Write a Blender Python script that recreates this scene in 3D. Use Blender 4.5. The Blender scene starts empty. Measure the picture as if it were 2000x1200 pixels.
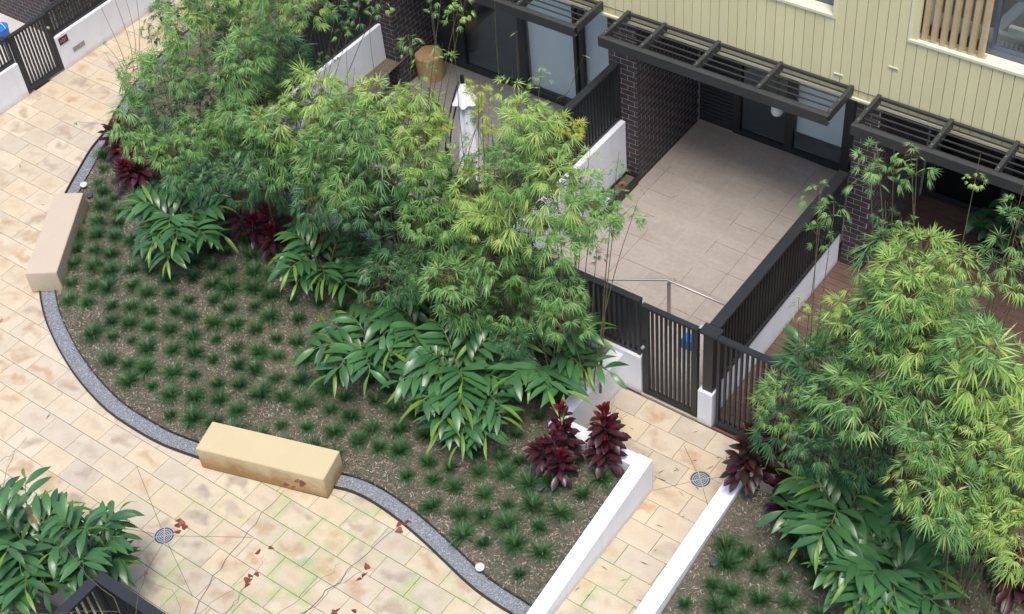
import bpy, bmesh, math, random
from mathutils import Vector, Matrix
from math import sin, cos, pi, radians, sqrt, atan2
random.seed(7)
scn = bpy.context.scene
COL = scn.collection
# ------------------------------------------------------------------ camera
F = 2889.16
RM = Matrix(((0.80611, 0.58680, -0.07655), (0.37404, -0.60548, -0.70248), (-0.45857, 0.53764, -0.70757)))
RT = RM.transposed()
CZ = 16.9
cam = bpy.data.cameras.new('camera'); camo = bpy.data.objects.new('camera', cam); COL.objects.link(camo)
cam.sensor_fit = 'HORIZONTAL'; cam.sensor_width = 36.0; cam.lens = 36.0 * F / 2000.0
cam.clip_start = 0.1; cam.clip_end = 400.0
mw = Matrix((RM[0], -Vector(RM[1]), -Vector(RM[2]))).transposed().to_4x4()
mw.translation = (0, 0, CZ)
camo.matrix_world = mw
scn.camera = camo
# ------------------------------------------------------------------ light
w = bpy.data.worlds.new('World'); scn.world = w; w.use_nodes = True
nt = w.node_tree; nt.nodes.clear()
out = nt.nodes.new('ShaderNodeOutputWorld'); bg = nt.nodes.new('ShaderNodeBackground'); sky = nt.nodes.new('ShaderNodeTexSky')
sky.sky_type = 'NISHITA'; sky.sun_disc = False
SUN_EL, SUN_AZ = radians(70), radians(138)      # azimuth measured from +Y towards +X
sky.sun_elevation = SUN_EL; sky.sun_rotation = SUN_AZ
sky.air_density = 1.0; sky.dust_density = 3.5; sky.ozone_density = 1.0
nt.links.new(sky.outputs[0], bg.inputs[0]); bg.inputs[1].default_value = 0.14
nt.links.new(bg.outputs[0], out.inputs[0])
sl = bpy.data.lights.new('sun', 'SUN'); sl.energy = 1.5; sl.angle = radians(18); sl.color = (1.0, 0.965, 0.91)
so = bpy.data.objects.new('sun', sl); COL.objects.link(so)
sd = Vector((sin(SUN_AZ) * cos(SUN_EL), cos(SUN_AZ) * cos(SUN_EL), sin(SUN_EL)))
so.rotation_euler = sd.to_track_quat('Z', 'Y').to_euler(); so.location = (0, 0, 40)
scn.view_settings.view_transform = 'Standard'; scn.view_settings.look = 'None'
scn.view_settings.exposure = 0.74; scn.view_settings.gamma = 1.0; scn.view_settings.use_curve_mapping = False
scn.render.engine = 'CYCLES'
scn.cycles.max_bounces = 7; scn.cycles.transparent_max_bounces = 8


# ------------------------------------------------------------------ helpers
def ray(px, py):
    return RT @ Vector(((px - 1000) / F, (py - 600) / F, 1.0))


def at(px, py, x=None, y=None, z=None):
    d = ray(px, py)
    if z is not None: t = (z - CZ) / d.z
    elif x is not None: t = x / d.x
    else: t = y / d.y
    return Vector((d.x * t, d.y * t, CZ + d.z * t))


def proj(p):
    q = RM @ (Vector(p) - Vector((0, 0, CZ)))
    return 1000 + F * q.x / q.z, 600 + F * q.y / q.z, q.z


def R(a, b): return random.uniform(a, b)


class MB:
    def __init__(s): s.v = []; s.f = []; s.m = []

    def face(s, pts, m=0):
        n = len(s.v); s.v += [tuple(p) for p in pts]; s.f.append(tuple(range(n, n + len(pts)))); s.m.append(m)

    def box(s, a, b, m=0, ch=0.0):
        x0, y0, z0 = a; x1, y1, z1 = b
        n = len(s.v)
        if ch:
            c = ch
            s.v += [(x0, y0, z0), (x1, y0, z0), (x1, y1, z0), (x0, y1, z0),
                    (x0, y0, z1 - c), (x1, y0, z1 - c), (x1, y1, z1 - c), (x0, y1, z1 - c),
                    (x0 + c, y0 + c, z1), (x1 - c, y0 + c, z1), (x1 - c, y1 - c, z1), (x0 + c, y1 - c, z1)]
            fs = [(3, 2, 1, 0), (0, 1, 5, 4), (1, 2, 6, 5), (2, 3, 7, 6), (3, 0, 4, 7),
                  (4, 5, 9, 8), (5, 6, 10, 9), (6, 7, 11, 10), (7, 4, 8, 11), (8, 9, 10, 11)]
        else:
            s.v += [(x0, y0, z0), (x1, y0, z0), (x1, y1, z0), (x0, y1, z0), (x0, y0, z1), (x1, y0, z1), (x1, y1, z1), (x0, y1, z1)]
            fs = [(3, 2, 1, 0), (0, 1, 5, 4), (1, 2, 6, 5), (2, 3, 7, 6), (3, 0, 4, 7), (4, 5, 6, 7)]
        for f in fs: s.f.append(tuple(i + n for i in f)); s.m.append(m)

    def prism(s, poly, z0, z1, m=0):
        """poly list of (x,y) ccw; z1 number or list"""
        n = len(s.v); k = len(poly)
        zt = z1 if isinstance(z1, (list, tuple)) else [z1] * k
        s.v += [(p[0], p[1], z0) for p in poly] + [(p[0], p[1], zt[i]) for i, p in enumerate(poly)]
        s.f.append(tuple(reversed(range(n, n + k)))); s.m.append(m)
        s.f.append(tuple(range(n + k, n + 2 * k))); s.m.append(m)
        for i in range(k):
            j = (i + 1) % k; s.f.append((n + i, n + j, n + k + j, n + k + i)); s.m.append(m)

    def tube(s, pts, rad, n=6, m=0, cap=True):
        pts = [Vector(p) for p in pts]
        rs = rad if isinstance(rad, (list, tuple)) else [rad] * len(pts)
        rings = []
        for i, p in enumerate(pts):
            t = (pts[min(i + 1, len(pts) - 1)] - pts[max(i - 1, 0)])
            if t.length < 1e-9: t = Vector((0, 0, 1))
            t.normalize()
            u = t.cross(Vector((0, 0, 1)) if abs(t.z) < 0.9 else Vector((1, 0, 0))).normalized(); v = t.cross(u)
            b = len(s.v); s.v += [tuple(p + (u * cos(2 * pi * k / n) + v * sin(2 * pi * k / n)) * rs[i]) for k in range(n)]
            rings.append(b)
        for a, b in zip(rings, rings[1:]):
            for k in range(n): s.f.append((a + k, a + (k + 1) % n, b + (k + 1) % n, b + k)); s.m.append(m)
        if cap:
            s.f.append(tuple(reversed([rings[0] + k for k in range(n)]))); s.m.append(m)
            s.f.append(tuple(rings[-1] + k for k in range(n))); s.m.append(m)

    def lathe(s, prof, c=(0, 0, 0), n=20, m=0, cap0=False, cap1=False):
        rings = []
        for r, z in prof:
            rings.append(len(s.v)); s.v += [(c[0] + r * cos(2 * pi * k / n), c[1] + r * sin(2 * pi * k / n), c[2] + z) for k in range(n)]
        for a, b in zip(rings, rings[1:]):
            for k in range(n): s.f.append((a + k, a + (k + 1) % n, b + (k + 1) % n, b + k)); s.m.append(m)
        if cap0: s.f.append(tuple(reversed([rings[0] + k for k in range(n)]))); s.m.append(m)
        if cap1: s.f.append(tuple(rings[-1] + k for k in range(n))); s.m.append(m)

    def mesh(s, name, mats, smooth=False):
        me = bpy.data.meshes.new(name); me.from_pydata(s.v, [], s.f)
        for m in (mats if isinstance(mats, (list, tuple)) else [mats]): me.materials.append(m)
        if len(me.materials) > 1: me.polygons.foreach_set('material_index', s.m)
        if smooth: me.polygons.foreach_set('use_smooth', [True] * len(s.f))
        me.update(); return me


def link(name, me, parent=None, loc=(0, 0, 0), rot=(0, 0, 0), scale=(1, 1, 1)):
    o = bpy.data.objects.new(name, me); COL.objects.link(o)
    if parent is not None: o.parent = parent
    o.location = loc; o.rotation_euler = rot; o.scale = scale
    return o


def part(name, mb, mats, parent, smooth=False):
    """mesh given in world coordinates, hung under an unrotated parent"""
    p = parent.location if parent is not None else Vector((0, 0, 0))
    me = mb.mesh(name, mats, smooth)
    return link(name, me, parent, (-p.x, -p.y, -p.z) if parent is not None else (0, 0, 0))


def tag(o, label=None, cat=None, group=None, kind=None):
    if label: o['label'] = label
    if cat: o['category'] = cat
    if group: o['group'] = group
    if kind: o['kind'] = kind
    return o


def thing(name, label, cat, loc, group=None, rz=0):
    o = link(name, None, None, loc, (0, 0, rz)); o.empty_display_size = 0.2
    return tag(o, label, cat, group)


def structure(name, mb, mats, smooth=False):
    o = part(name, mb, mats, None, smooth); o['kind'] = 'structure'; return o


def inpoly(x, y, poly):
    c = False; j = len(poly) - 1
    for i in range(len(poly)):
        xi, yi = poly[i][0], poly[i][1]; xj, yj = poly[j][0], poly[j][1]
        if (yi > y) != (yj > y) and x < (xj - xi) * (y - yi) / (yj - yi) + xi: c = not c
        j = i
    return c


# ------------------------------------------------------------------ materials
def lin(c): return tuple((v / 12.92 if v <= 0.04045 else ((v + 0.055) / 1.055) ** 2.4) for v in c)


class NT:
    def __init__(s, name):
        s.mat = bpy.data.materials.new(name); s.mat.use_nodes = True; s.t = s.mat.node_tree
        s.b = s.t.nodes['Principled BSDF']; s.out = s.t.nodes['Material Output']

    def n(s, t, **k):
        o = s.t.nodes.new(t)
        for a, v in k.items(): setattr(o, a, v)
        return o

    def l(s, a, b): s.t.links.new(a, b)

    def coord(s, which='Object'): return s.n('ShaderNodeTexCoord').outputs[which]

    def pos(s): return s.n('ShaderNodeNewGeometry').outputs['Position']

    def noise(s, scale, detail=4, vec=None, rough=0.55, dist=0.0):
        o = s.n('ShaderNodeTexNoise'); o.inputs['Scale'].default_value = scale; o.inputs['Detail'].default_value = detail
        o.inputs['Roughness'].default_value = rough; o.inputs['Distortion'].default_value = dist
        if vec is not None: s.l(vec, o.inputs['Vector'])
        return o.outputs['Fac']

    def ramp(s, fac, stops, interp='LINEAR'):
        o = s.n('ShaderNodeValToRGB'); o.color_ramp.interpolation = interp
        e = o.color_ramp.elements
        while len(e) < len(stops): e.new(0.5)
        for i, (p, c) in enumerate(stops):
            e[i].position = p; e[i].color = (c, c, c, 1) if not isinstance(c, (tuple, list)) else (*c, 1)
        s.l(fac, o.inputs[0]); return o.outputs[0]

    def mix(s, fac, a, b, mode='MIX'):
        o = s.n('ShaderNodeMix'); o.data_type = 'RGBA'; o.blend_type = mode
        for inp, v in ((o.inputs[0], fac), (o.inputs[6], a), (o.inputs[7], b)):
            if isinstance(v, (int, float)): inp.default_value = v
            elif isinstance(v, (tuple, list)): inp.default_value = (*v, 1)
            else: s.l(v, inp)
        return o.outputs[2]

    def math(s, op, a, b=0.0):
        o = s.n('ShaderNodeMath'); o.operation = op
        for i, v in enumerate((a, b)):
            if isinstance(v, (int, float)): o.inputs[i].default_value = v
            else: s.l(v, o.inputs[i])
        return o.outputs[0]

    def vmath(s, op, a, b):
        o = s.n('ShaderNodeVectorMath'); o.operation = op
        for i, v in enumerate((a, b)):
            if isinstance(v, (tuple, list)): o.inputs[i].default_value = v
            else: s.l(v, o.inputs[i])
        return o.outputs[0]

    def bump(s, h, strength=0.3, dist=0.01):
        o = s.n('ShaderNodeBump'); o.inputs['Strength'].default_value = strength; o.inputs['Distance'].default_value = dist
        s.l(h, o.inputs['Height']); s.l(o.outputs[0], s.b.inputs['Normal'])

    def color(s, c):
        if isinstance(c, (tuple, list)): s.b.inputs['Base Color'].default_value = (*c, 1)
        else: s.l(c, s.b.inputs['Base Color'])

    def set(s, rough=0.6, metal=0.0, spec=0.5):
        s.b.inputs['Roughness'].default_value = rough; s.b.inputs['Metallic'].default_value = metal
        s.b.inputs['Specular IOR Level'].default_value = spec
        return s.mat


def simple(name, c, rough=0.6, metal=0.0, var=0.12, scale=3.0, bump=0.0, spec=0.5, fine=60):
    m = NT(name); p = m.pos()
    n1 = m.noise(scale, 5, p); n2 = m.noise(fine, 3, p)
    a = tuple(v * (1 - var) for v in c); b = tuple(min(1, v * (1 + var)) for v in c)
    col = m.ramp(n1, [(0.3, a), (0.7, b)])
    col = m.mix(0.35, col, m.ramp(n2, [(0.3, a), (0.7, b)]))
    m.color(col)
    if bump: m.bump(n2, bump, 0.004)
    return m.set(rough, metal, spec)


def m_sandstone():
    m = NT('sandstone'); oi = m.n('ShaderNodeObjectInfo'); r = oi.outputs['Random']
    oc = m.coord('Object'); wp = m.pos()
    off = m.vmath('MULTIPLY', oi.outputs['Location'], (0.37, 0.71, 0.2))
    base = m.ramp(r, [(0.0, (0.50, 0.41, 0.275)), (0.2, (0.57, 0.49, 0.36)), (0.4, (0.46, 0.40, 0.305)), (0.55, (0.57, 0.45, 0.275)), (0.72, (0.51, 0.43, 0.30)), (0.88, (0.41, 0.36, 0.29))], 'CONSTANT')
    soft = m.noise(2.6, 5, m.vmath('ADD', wp, off), 0.6, 0.6)
    base = m.mix(0.42, base, m.ramp(soft, [(0.3, (0.44, 0.375, 0.28)), (0.7, (0.64, 0.555, 0.425))]))
    # stain in the middle of the stone
    warp = m.n('ShaderNodeTexNoise'); warp.inputs['Scale'].default_value = 3.0; m.l(m.vmath('ADD', wp, off), warp.inputs['Vector'])
    wv = m.vmath('MULTIPLY', m.vmath('SUBTRACT', warp.outputs['Color'], (0.5, 0.5, 0.5)), (0.9, 0.7, 0))
    q = m.vmath('MULTIPLY', m.vmath('ADD', oc, wv), (3.6, 6.4, 0))
    ln = m.n('ShaderNodeVectorMath'); ln.operation = 'LENGTH'; m.l(q, ln.inputs[0])
    blob = m.ramp(ln.outputs['Value'], [(0.3, 1.0), (1.0, 0.0)])
    r2 = m.n('ShaderNodeTexWhiteNoise'); r2.noise_dimensions = '1D'; m.l(r, r2.inputs['W'])
    amt = m.ramp(r2.outputs['Value'], [(0.0, 0.12), (0.7, 1.0)])
    stn = m.ramp(m.noise(1.2, 2, off), [(0.40, (0.27, 0.20, 0.145)), (0.5, (0.40, 0.22, 0.085)), (0.6, (0.25, 0.20, 0.16))])
    f = m.math('MULTIPLY', m.math('MULTIPLY', blob, amt), m.ramp(m.noise(9, 4, wp), [(0.2, 0.5), (0.7, 1.0)]))
    base = m.mix(m.math('MULTIPLY', f, 0.95), base, stn)
    # algae near the lower part of the walk
    sx = m.n('ShaderNodeSeparateXYZ'); m.l(wp, sx.inputs[0])
    zone = m.math('MULTIPLY', m.ramp(m.math('MULTIPLY', m.math('ADD', sx.outputs['X'], 14.5), 0.16), [(0.15, 0.0), (0.6, 1.0)]),
                  m.ramp(m.math('MULTIPLY', m.math('SUBTRACT', 10.4, sx.outputs['Y']), 0.3), [(0.0, 0.0), (0.5, 1.0)]))
    mr = m.n('ShaderNodeMapRange'); mr.clamp = True
    so_ = m.n('ShaderNodeSeparateXYZ'); m.l(oc, so_.inputs[0])
    ex = m.math('DIVIDE', m.math('ABSOLUTE', so_.outputs['X']), 0.30); ey = m.math('DIVIDE', m.math('ABSOLUTE', so_.outputs['Y']), 0.20)
    edge = m.ramp(m.math('ADD', m.math('MULTIPLY', m.math('MAXIMUM', ex, ey), 0.55), m.math('MULTIPLY', m.math('SUBTRACT', m.noise(2.3, 4, wp, 0.6), 0.5), 1.7)), [(0.25, 0.10), (0.70, 1.0)])
    alg = m.ramp(m.noise(1.1, 5, wp, 0.65), [(0.42, 0.0), (0.54, 1.0)])
    g = m.math('MULTIPLY', m.math('MULTIPLY', zone, alg), edge)
    base = m.mix(m.math('MULTIPLY', g, 0.9), base, m.ramp(m.noise(5, 3, wp), [(0.35, (0.32, 0.39, 0.10)), (0.65, (0.25, 0.33, 0.17))]))
    fine = m.noise(55, 4, wp)
    base = m.mix(0.22, base, m.ramp(fine, [(0.3, (0.36, 0.30, 0.24)), (0.7, (0.70, 0.62, 0.53))]))
    m.color(base); m.bump(m.noise(30, 5, wp), 0.25, 0.004)
    return m.set(0.72, 0, 0.35)


def m_tile_grey():
    m = NT('concrete_look_porcelain'); oi = m.n('ShaderNodeObjectInfo'); wp = m.pos()
    n = m.noise(1.4, 6, wp, 0.65); n2 = m.noise(14, 5, wp, 0.6)
    c = m.ramp(n, [(0.3, (0.29, 0.252, 0.222)), (0.7, (0.40, 0.350, 0.308))])
    c = m.mix(0.4, c, m.ramp(n2, [(0.3, (0.29, 0.26, 0.23)), (0.7, (0.44, 0.40, 0.36))]))
    c = m.mix(m.ramp(oi.outputs['Random'], [(0, 0.0), (1, 0.25)]), c, (0.46, 0.40, 0.34))
    st = m.n('ShaderNodeMapping'); st.inputs['Scale'].default_value = (1.0, 7.0, 1.0); m.l(wp, st.inputs[0])
    c = m.mix(m.ramp(m.noise(0.9, 5, st.outputs[0], 0.7), [(0.5, 0.0), (0.8, 0.3)]), c, (0.5, 0.47, 0.44))
    m.color(c); m.bump(n2, 0.1, 0.002)
    return m.set(0.42, 0, 0.5)


def m_plank():
    m = NT('deck_timber'); oi = m.n('ShaderNodeObjectInfo'); wp = m.pos()
    mp = m.n('ShaderNodeMapping'); mp.inputs['Scale'].default_value = (1.5, 22, 1); m.l(wp, mp.inputs[0])
    n = m.noise(2.2, 6, mp.outputs[0], 0.65)
    c = m.ramp(n, [(0.3, (0.065, 0.038, 0.028)), (0.7, (0.150, 0.092, 0.066))])
    c = m.mix(m.ramp(oi.outputs['Random'], [(0, 0.0), (1, 0.5)]), c, (0.15, 0.105, 0.082))
    m.color(c); m.bump(n, 0.3, 0.003)
    return m.set(0.55, 0, 0.4)


def m_brick():
    m = NT('dark_brick'); oi = m.n('ShaderNodeObjectInfo'); wp = m.pos()
    c = m.ramp(oi.outputs['Random'], [(0.0, (0.040, 0.035, 0.040)), (0.35, (0.055, 0.042, 0.043)), (0.7, (0.046, 0.042, 0.050)), (0.95, (0.085, 0.046, 0.042))], 'CONSTANT')
    c = m.mix(0.4, c, m.ramp(m.noise(35, 4, wp), [(0.3, (0.02, 0.017, 0.018)), (0.7, (0.07, 0.055, 0.055))]))
    m.color(c); m.bump(m.noise(60, 4, wp), 0.35, 0.003)
    return m.set(0.62, 0, 0.4)


def m_clad():
    m = NT('cream_cladding'); oi = m.n('ShaderNodeObjectInfo'); wp = m.pos()
    c = m.ramp(oi.outputs['Random'], [(0.0, (0.70, 0.645, 0.375)), (1.0, (0.75, 0.70, 0.415))])
    mp = m.n('ShaderNodeMapping'); mp.inputs['Scale'].default_value = (1, 1, 0.25); m.l(wp, mp.inputs[0])
    c = m.mix(m.ramp(m.noise(2.5, 5, mp.outputs[0]), [(0.4, 0.0), (0.75, 0.35)]), c, (0.60, 0.565, 0.34))
    c = m.mix(0.12, c, m.ramp(m.noise(50, 3, wp), [(0.3, (0.4, 0.38, 0.24)), (0.7, (0.66, 0.63, 0.44))]))
    m.color(c); return m.set(0.5, 0, 0.4)


def m_white():
    m = NT('white_render'); wp = m.pos()
    n = m.noise(1.6, 6, wp, 0.65)
    c = m.ramp(n, [(0.3, (0.71, 0.73, 0.78)), (0.7, (0.78, 0.80, 0.85))])
    mp = m.n('ShaderNodeMapping'); mp.inputs['Scale'].default_value = (9, 9, 0.8); m.l(wp, mp.inputs[0])
    c = m.mix(m.ramp(m.noise(1.0, 5, mp.outputs[0], 0.6), [(0.5, 0.0), (0.85, 0.35)]), c, (0.55, 0.55, 0.55))
    sz = m.n('ShaderNodeSeparateXYZ'); m.l(wp, sz.inputs[0])
    spl = m.ramp(m.math('ADD', sz.outputs['Z'], m.math('MULTIPLY', m.math('SUBTRACT', m.noise(7, 5, wp, 0.7), 0.5), 0.22)), [(0.0, 0.55), (0.13, 0.0)])
    c = m.mix(spl, c, (0.42, 0.37, 0.30))
    c = m.mix(m.ramp(m.noise(3.2, 6, wp, 0.72), [(0.60, 0.0), (0.78, 0.28)]), c, (0.48, 0.49, 0.46))
    m.color(c); m.bump(m.noise(90, 3, wp), 0.12, 0.002)
    return m.set(0.65, 0, 0.35)


def m_bench(warm, nm):
    m = NT(nm); wp = m.pos(); sx = m.n('ShaderNodeSeparateXYZ'); m.l(wp, sx.inputs[0])
    n = m.noise(2.2, 6, wp, 0.6)
    top = m.ramp(n, [(0.3, tuple(v * .93 for v in warm)), (0.7, warm)])
    gn = m.n('ShaderNodeNewGeometry'); gz = m.n('ShaderNodeSeparateXYZ'); m.l(gn.outputs['True Normal'], gz.inputs[0])
    side = m.ramp(gz.outputs['Z'], [(0.4, 1.0), (0.6, 0.0)])
    band = m.ramp(m.math('ADD', sx.outputs['Z'], m.math('MULTIPLY', m.math('SUBTRACT', m.noise(2.4, 5, wp, 0.7), 0.5), 0.75)), [(0.08, 1.0), (0.38, 0.0)])
    c = m.mix(m.math('MULTIPLY', m.math('MULTIPLY', side, band), 0.95), top, (0.28, 0.135, 0.035) if 'sand' in nm else (0.42, 0.36, 0.24))
    c = m.mix(0.15, c, m.ramp(m.noise(45, 4, wp), [(0.3, tuple(v * .8 for v in warm)), (0.7, warm)]))
    m.color(c); m.bump(m.noise(70, 3, wp), 0.15, 0.002)
    return m.set(0.7, 0, 0.3)


def m_leaf(nm, stops, rough=0.42, trans=0.25, obj=0.35, spec=0.5, vein=None, patch=None):
    m = NT(nm); g = m.n('ShaderNodeNewGeometry'); oi = m.n('ShaderNodeObjectInfo')
    r = m.math('FRACT', m.math('ADD', g.outputs['Random Per Island'], oi.outputs['Random']))
    c = m.ramp(r, stops)
    if patch is not None:
        c = m.mix(m.ramp(m.noise(1.1, 3, g.outputs['Position']), [(0.45, 0.0), (0.68, 0.55)]), c, patch)
    sc = m.mix(obj, c, m.ramp(oi.outputs['Random'], [(0, tuple(v * .65 for v in stops[0][1])), (1, tuple(v * 1.3 for v in stops[-2 if len(stops) > 3 else -1][1]))]))
    if vein is not None:
        oc = m.coord('Object'); s = m.n('ShaderNodeSeparateXYZ'); m.l(oc, s.inputs[0])
        mid = m.ramp(m.math('ABSOLUTE', s.outputs['Y']), [(0.0, 1.0), (0.006, 0.0)])
        sc = m.mix(m.math('MULTIPLY', mid, 0.6), sc, vein)
        mp = m.n('ShaderNodeMapping'); mp.inputs['Scale'].default_value = (6, 70, 6); m.l(oc, mp.inputs[0])
        nn = m.noise(1.0, 2, mp.outputs[0])
        sc = m.mix(m.ramp(nn, [(0.3, 0.0), (0.7, 0.25)]), sc, tuple(v * .55 for v in stops[0][1]))
        m.bump(nn, 0.2, 0.003)
    m.color(sc); m.set(rough, 0, spec)
    tr = m.n('ShaderNodeBsdfTranslucent'); m.l(sc, tr.inputs['Color'])
    mx = m.n('ShaderNodeMixShader'); mx.inputs[0].default_value = trans
    m.l(m.b.outputs[0], mx.inputs[1]); m.l(tr.outputs[0], mx.inputs[2]); m.l(mx.outputs[0], m.out.inputs['Surface'])
    return m.mat


def m_glass(nm, tint=(0.75, 0.85, 0.87), refl=0.12):
    m = NT(nm); m.t.nodes.remove(m.b)
    t = m.n('ShaderNodeBsdfTransparent'); t.inputs[0].default_value = (*tint, 1)
    g = m.n('ShaderNodeBsdfGlossy'); g.inputs['Roughness'].default_value = 0.02; g.inputs[0].default_value = (0.9, 0.95, 1, 1)
    lw = m.n('ShaderNodeLayerWeight'); lw.inputs[0].default_value = 0.5
    mx = m.n('ShaderNodeMixShader'); m.l(m.math('ADD', m.math('MULTIPLY', m.math('POWER', lw.outputs['Facing'], 4.0), 0.7), refl), mx.inputs[0])
    m.l(t.outputs[0], mx.inputs[1]); m.l(g.outputs[0], mx.inputs[2]); m.l(mx.outputs[0], m.out.inputs['Surface'])
    return m.mat


def m_mulch():
    m = NT('mulch'); wp = m.pos()
    n = m.noise(45, 6, wp, 0.75, 1.2); n2 = m.noise(1.3, 5, wp, 0.6)
    c = m.ramp(n, [(0.30, (0.035, 0.029, 0.023)), (0.5, (0.15, 0.125, 0.095)), (0.72, (0.40, 0.34, 0.27))])
    c = m.mix(m.ramp(n2, [(0.42, 0.0), (0.65, 0.5)]), c, (0.09, 0.12, 0.07))
    m.color(c); m.bump(n, 0.9, 0.03)
    return m.set(0.9, 0, 0.2)


def m_gravel():
    m = NT('gravel_stone'); wp = m.pos(); g = m.n('ShaderNodeNewGeometry')
    v = m.n('ShaderNodeTexVoronoi'); v.inputs['Scale'].default_value = 55; m.l(wp, v.inputs['Vector'])
    c1 = m.ramp(g.outputs['Random Per Island'], [(0, (0.14, 0.155, 0.175)), (0.5, (0.28, 0.30, 0.33)), (0.85, (0.42, 0.44, 0.47)), (1, (0.65, 0.67, 0.7))])
    c2 = m.ramp(v.outputs['Color'], [(0.1, (0.12, 0.13, 0.15)), (0.9, (0.45, 0.47, 0.5))])
    m.color(m.mix(0.35, c1, c2)); m.bump(v.outputs['Distance'], 0.8, 0.01)
    return m.set(0.7, 0, 0.4)


SAND = m_sandstone(); TILE = m_tile_grey(); PLANK = m_plank(); BRICK = m_brick(); CLAD = m_clad(); WHITE = m_white()
MORTAR = simple('mortar', (0.34, 0.32, 0.32), 0.9, fine=40)
JOINT = simple('joint_sand', (0.10, 0.085, 0.07), 0.95)
GROUT = simple('grout', (0.05, 0.045, 0.04), 0.9)
BENCHA = m_bench((0.56, 0.465, 0.285), 'sandy_bench_stone'); BENCHB = m_bench((0.53, 0.44, 0.35), 'pale_bench_stone')
DARK = simple('dark_powder_coat', (0.020, 0.023, 0.025), 0.45, 0.0, 0.25, 2.0, spec=0.5)
DARKP = simple('pergola_charcoal', (0.040, 0.042, 0.042), 0.5, 0.0, 0.2, 2.0, spec=0.4)
FRAME = simple('window_frame_dark', (0.025, 0.030, 0.032), 0.4, 0.0, 0.2)
TRIM = simple('cream_trim', (0.72, 0.70, 0.50), 0.45, var=0.05)
FIN = simple('ochre_fin', (0.46, 0.36, 0.20), 0.45, var=0.12, scale=6)
SOFF = simple('soffit_paint', (0.16, 0.16, 0.15), 0.7)
INT = simple('interior_floor', (0.22, 0.22, 0.21), 0.5)
LOUV = simple('dark_louvre_board', (0.035, 0.038, 0.042), 0.5)
BLIND = simple('roller_blind', (0.80, 0.92, 0.95), 0.8, var=0.04)
GLASS = m_glass('glass', (0.97, 0.99, 0.99), 0.05); GLASSD = m_glass('tinted_glass', (0.80, 0.85, 0.86), 0.05)
STEEL = simple('brushed_steel', (0.62, 0.62, 0.63), 0.38, 0.55, 0.08)
EDGE = simple('steel_edging', (0.035, 0.030, 0.030), 0.55, 0.3)
SOIL = m_mulch(); GRAVEL = m_gravel()
GBASE = simple('gravel_fines', (0.20, 0.215, 0.24), 0.9, var=.5, scale=30, bump=.6)
DRYLF = simple('dry_bamboo_leaf', (0.16, 0.12, 0.05), .8, var=.4, scale=9)
CHIP = m_leaf('straw_chip', [(0, (0.10, 0.08, 0.062)), (0.55, (0.24, 0.20, 0.15)), (1, (0.44, 0.38, 0.30))], 0.85, 0.0, 0.0, 0.2)
GBLADE = m_leaf('turf_blade', [(0, (0.017, 0.055, 0.022)), (0.6, (0.040, 0.125, 0.042)), (0.94, (0.10, 0.22, 0.075)), (1, (0.30, 0.25, 0.12))], 0.45, 0.2, 0.15)
GREYBL = m_leaf('sparse_grass_blade', [(0, (0.04, 0.075, 0.04)), (1, (0.13, 0.18, 0.10))], 0.7, 0.1, 0.0)
BAMB = [
    m_leaf('bamboo_leaf_deep', [(0, (0.026, 0.092, 0.038)), (0.6, (0.060, 0.175, 0.066)), (0.96, (0.12, 0.26, 0.09)), (1, (0.34, 0.27, 0.12))], 0.40, 0.25, 0.15),
    m_leaf('bamboo_leaf_green', [(0, (0.064, 0.175, 0.050)), (0.6, (0.155, 0.330, 0.092)), (0.96, (0.29, 0.46, 0.14)), (1, (0.42, 0.34, 0.14))], 0.42, 0.3, 0.15),
    m_leaf('bamboo_leaf_light', [(0, (0.14, 0.28, 0.062)), (0.6, (0.31, 0.49, 0.115)), (0.95, (0.50, 0.62, 0.17)), (1, (0.50, 0.38, 0.16))], 0.42, 0.32, 0.15),
    m_leaf('bamboo_leaf_yellow', [(0, (0.22, 0.38, 0.04)), (0.7, (0.46, 0.56, 0.06)), (1, (0.62, 0.48, 0.08))], 0.45, 0.34, 0.1)]
CULM = simple('bamboo_culm', (0.13, 0.12, 0.05), 0.5, var=0.4, scale=8)
GING = m_leaf('ginger_leaf', [(0, (0.030, 0.100, 0.040)), (0.75, (0.058, 0.170, 0.062)), (1, (0.095, 0.235, 0.072))], 0.32, 0.15, 0.4, 0.55, (0.10, 0.20, 0.06))
GINGY = m_leaf('ginger_leaf_young', [(0, (0.12, 0.26, 0.035)), (1, (0.20, 0.34, 0.05))], 0.38, 0.3, 0.3, 0.5, (0.22, 0.34, 0.08))
GSTEM = simple('ginger_stem', (0.12, 0.16, 0.05), 0.5)
CORD = m_leaf('cordyline_leaf_dark', [(0, (0.022, 0.009, 0.012)), (0.6, (0.050, 0.014, 0.020)), (1, (0.085, 0.022, 0.030))], 0.35, 0.12, 0.5, 0.55, (0.12, 0.03, 0.04))
CORDR = m_leaf('cordyline_leaf_red', [(0, (0.13, 0.009, 0.020)), (1, (0.27, 0.014, 0.034))], 0.38, 0.3, 0.4, 0.5, (0.38, 0.06, 0.08))
CORDB = m_leaf('cordyline_leaf_bronze', [(0, (0.030, 0.018, 0.013)), (1, (0.075, 0.042, 0.028))], 0.38, 0.12, 0.5, 0.5, (0.12, 0.06, 0.04))
BARK = simple('twig_bark', (0.10, 0.075, 0.06), 0.9, var=0.3, scale=15)
REDLF = m_leaf('autumn_leaf', [(0, (0.30, 0.055, 0.035)), (0.6, (0.36, 0.10, 0.05)), (1, (0.20, 0.07, 0.045))], 0.5, 0.35, 0.5)
BLACKP = simple('black_plastic', (0.015, 0.015, 0.017), 0.45)
BLUEP = simple('blue_plastic', (0.01, 0.17, 0.62), 0.4)
WHITEP = simple('white_plastic', (0.75, 0.77, 0.78), 0.4, var=0.04)
CANV = simple('white_canvas', (0.72, 0.72, 0.78), 0.85, var=0.06)
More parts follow.
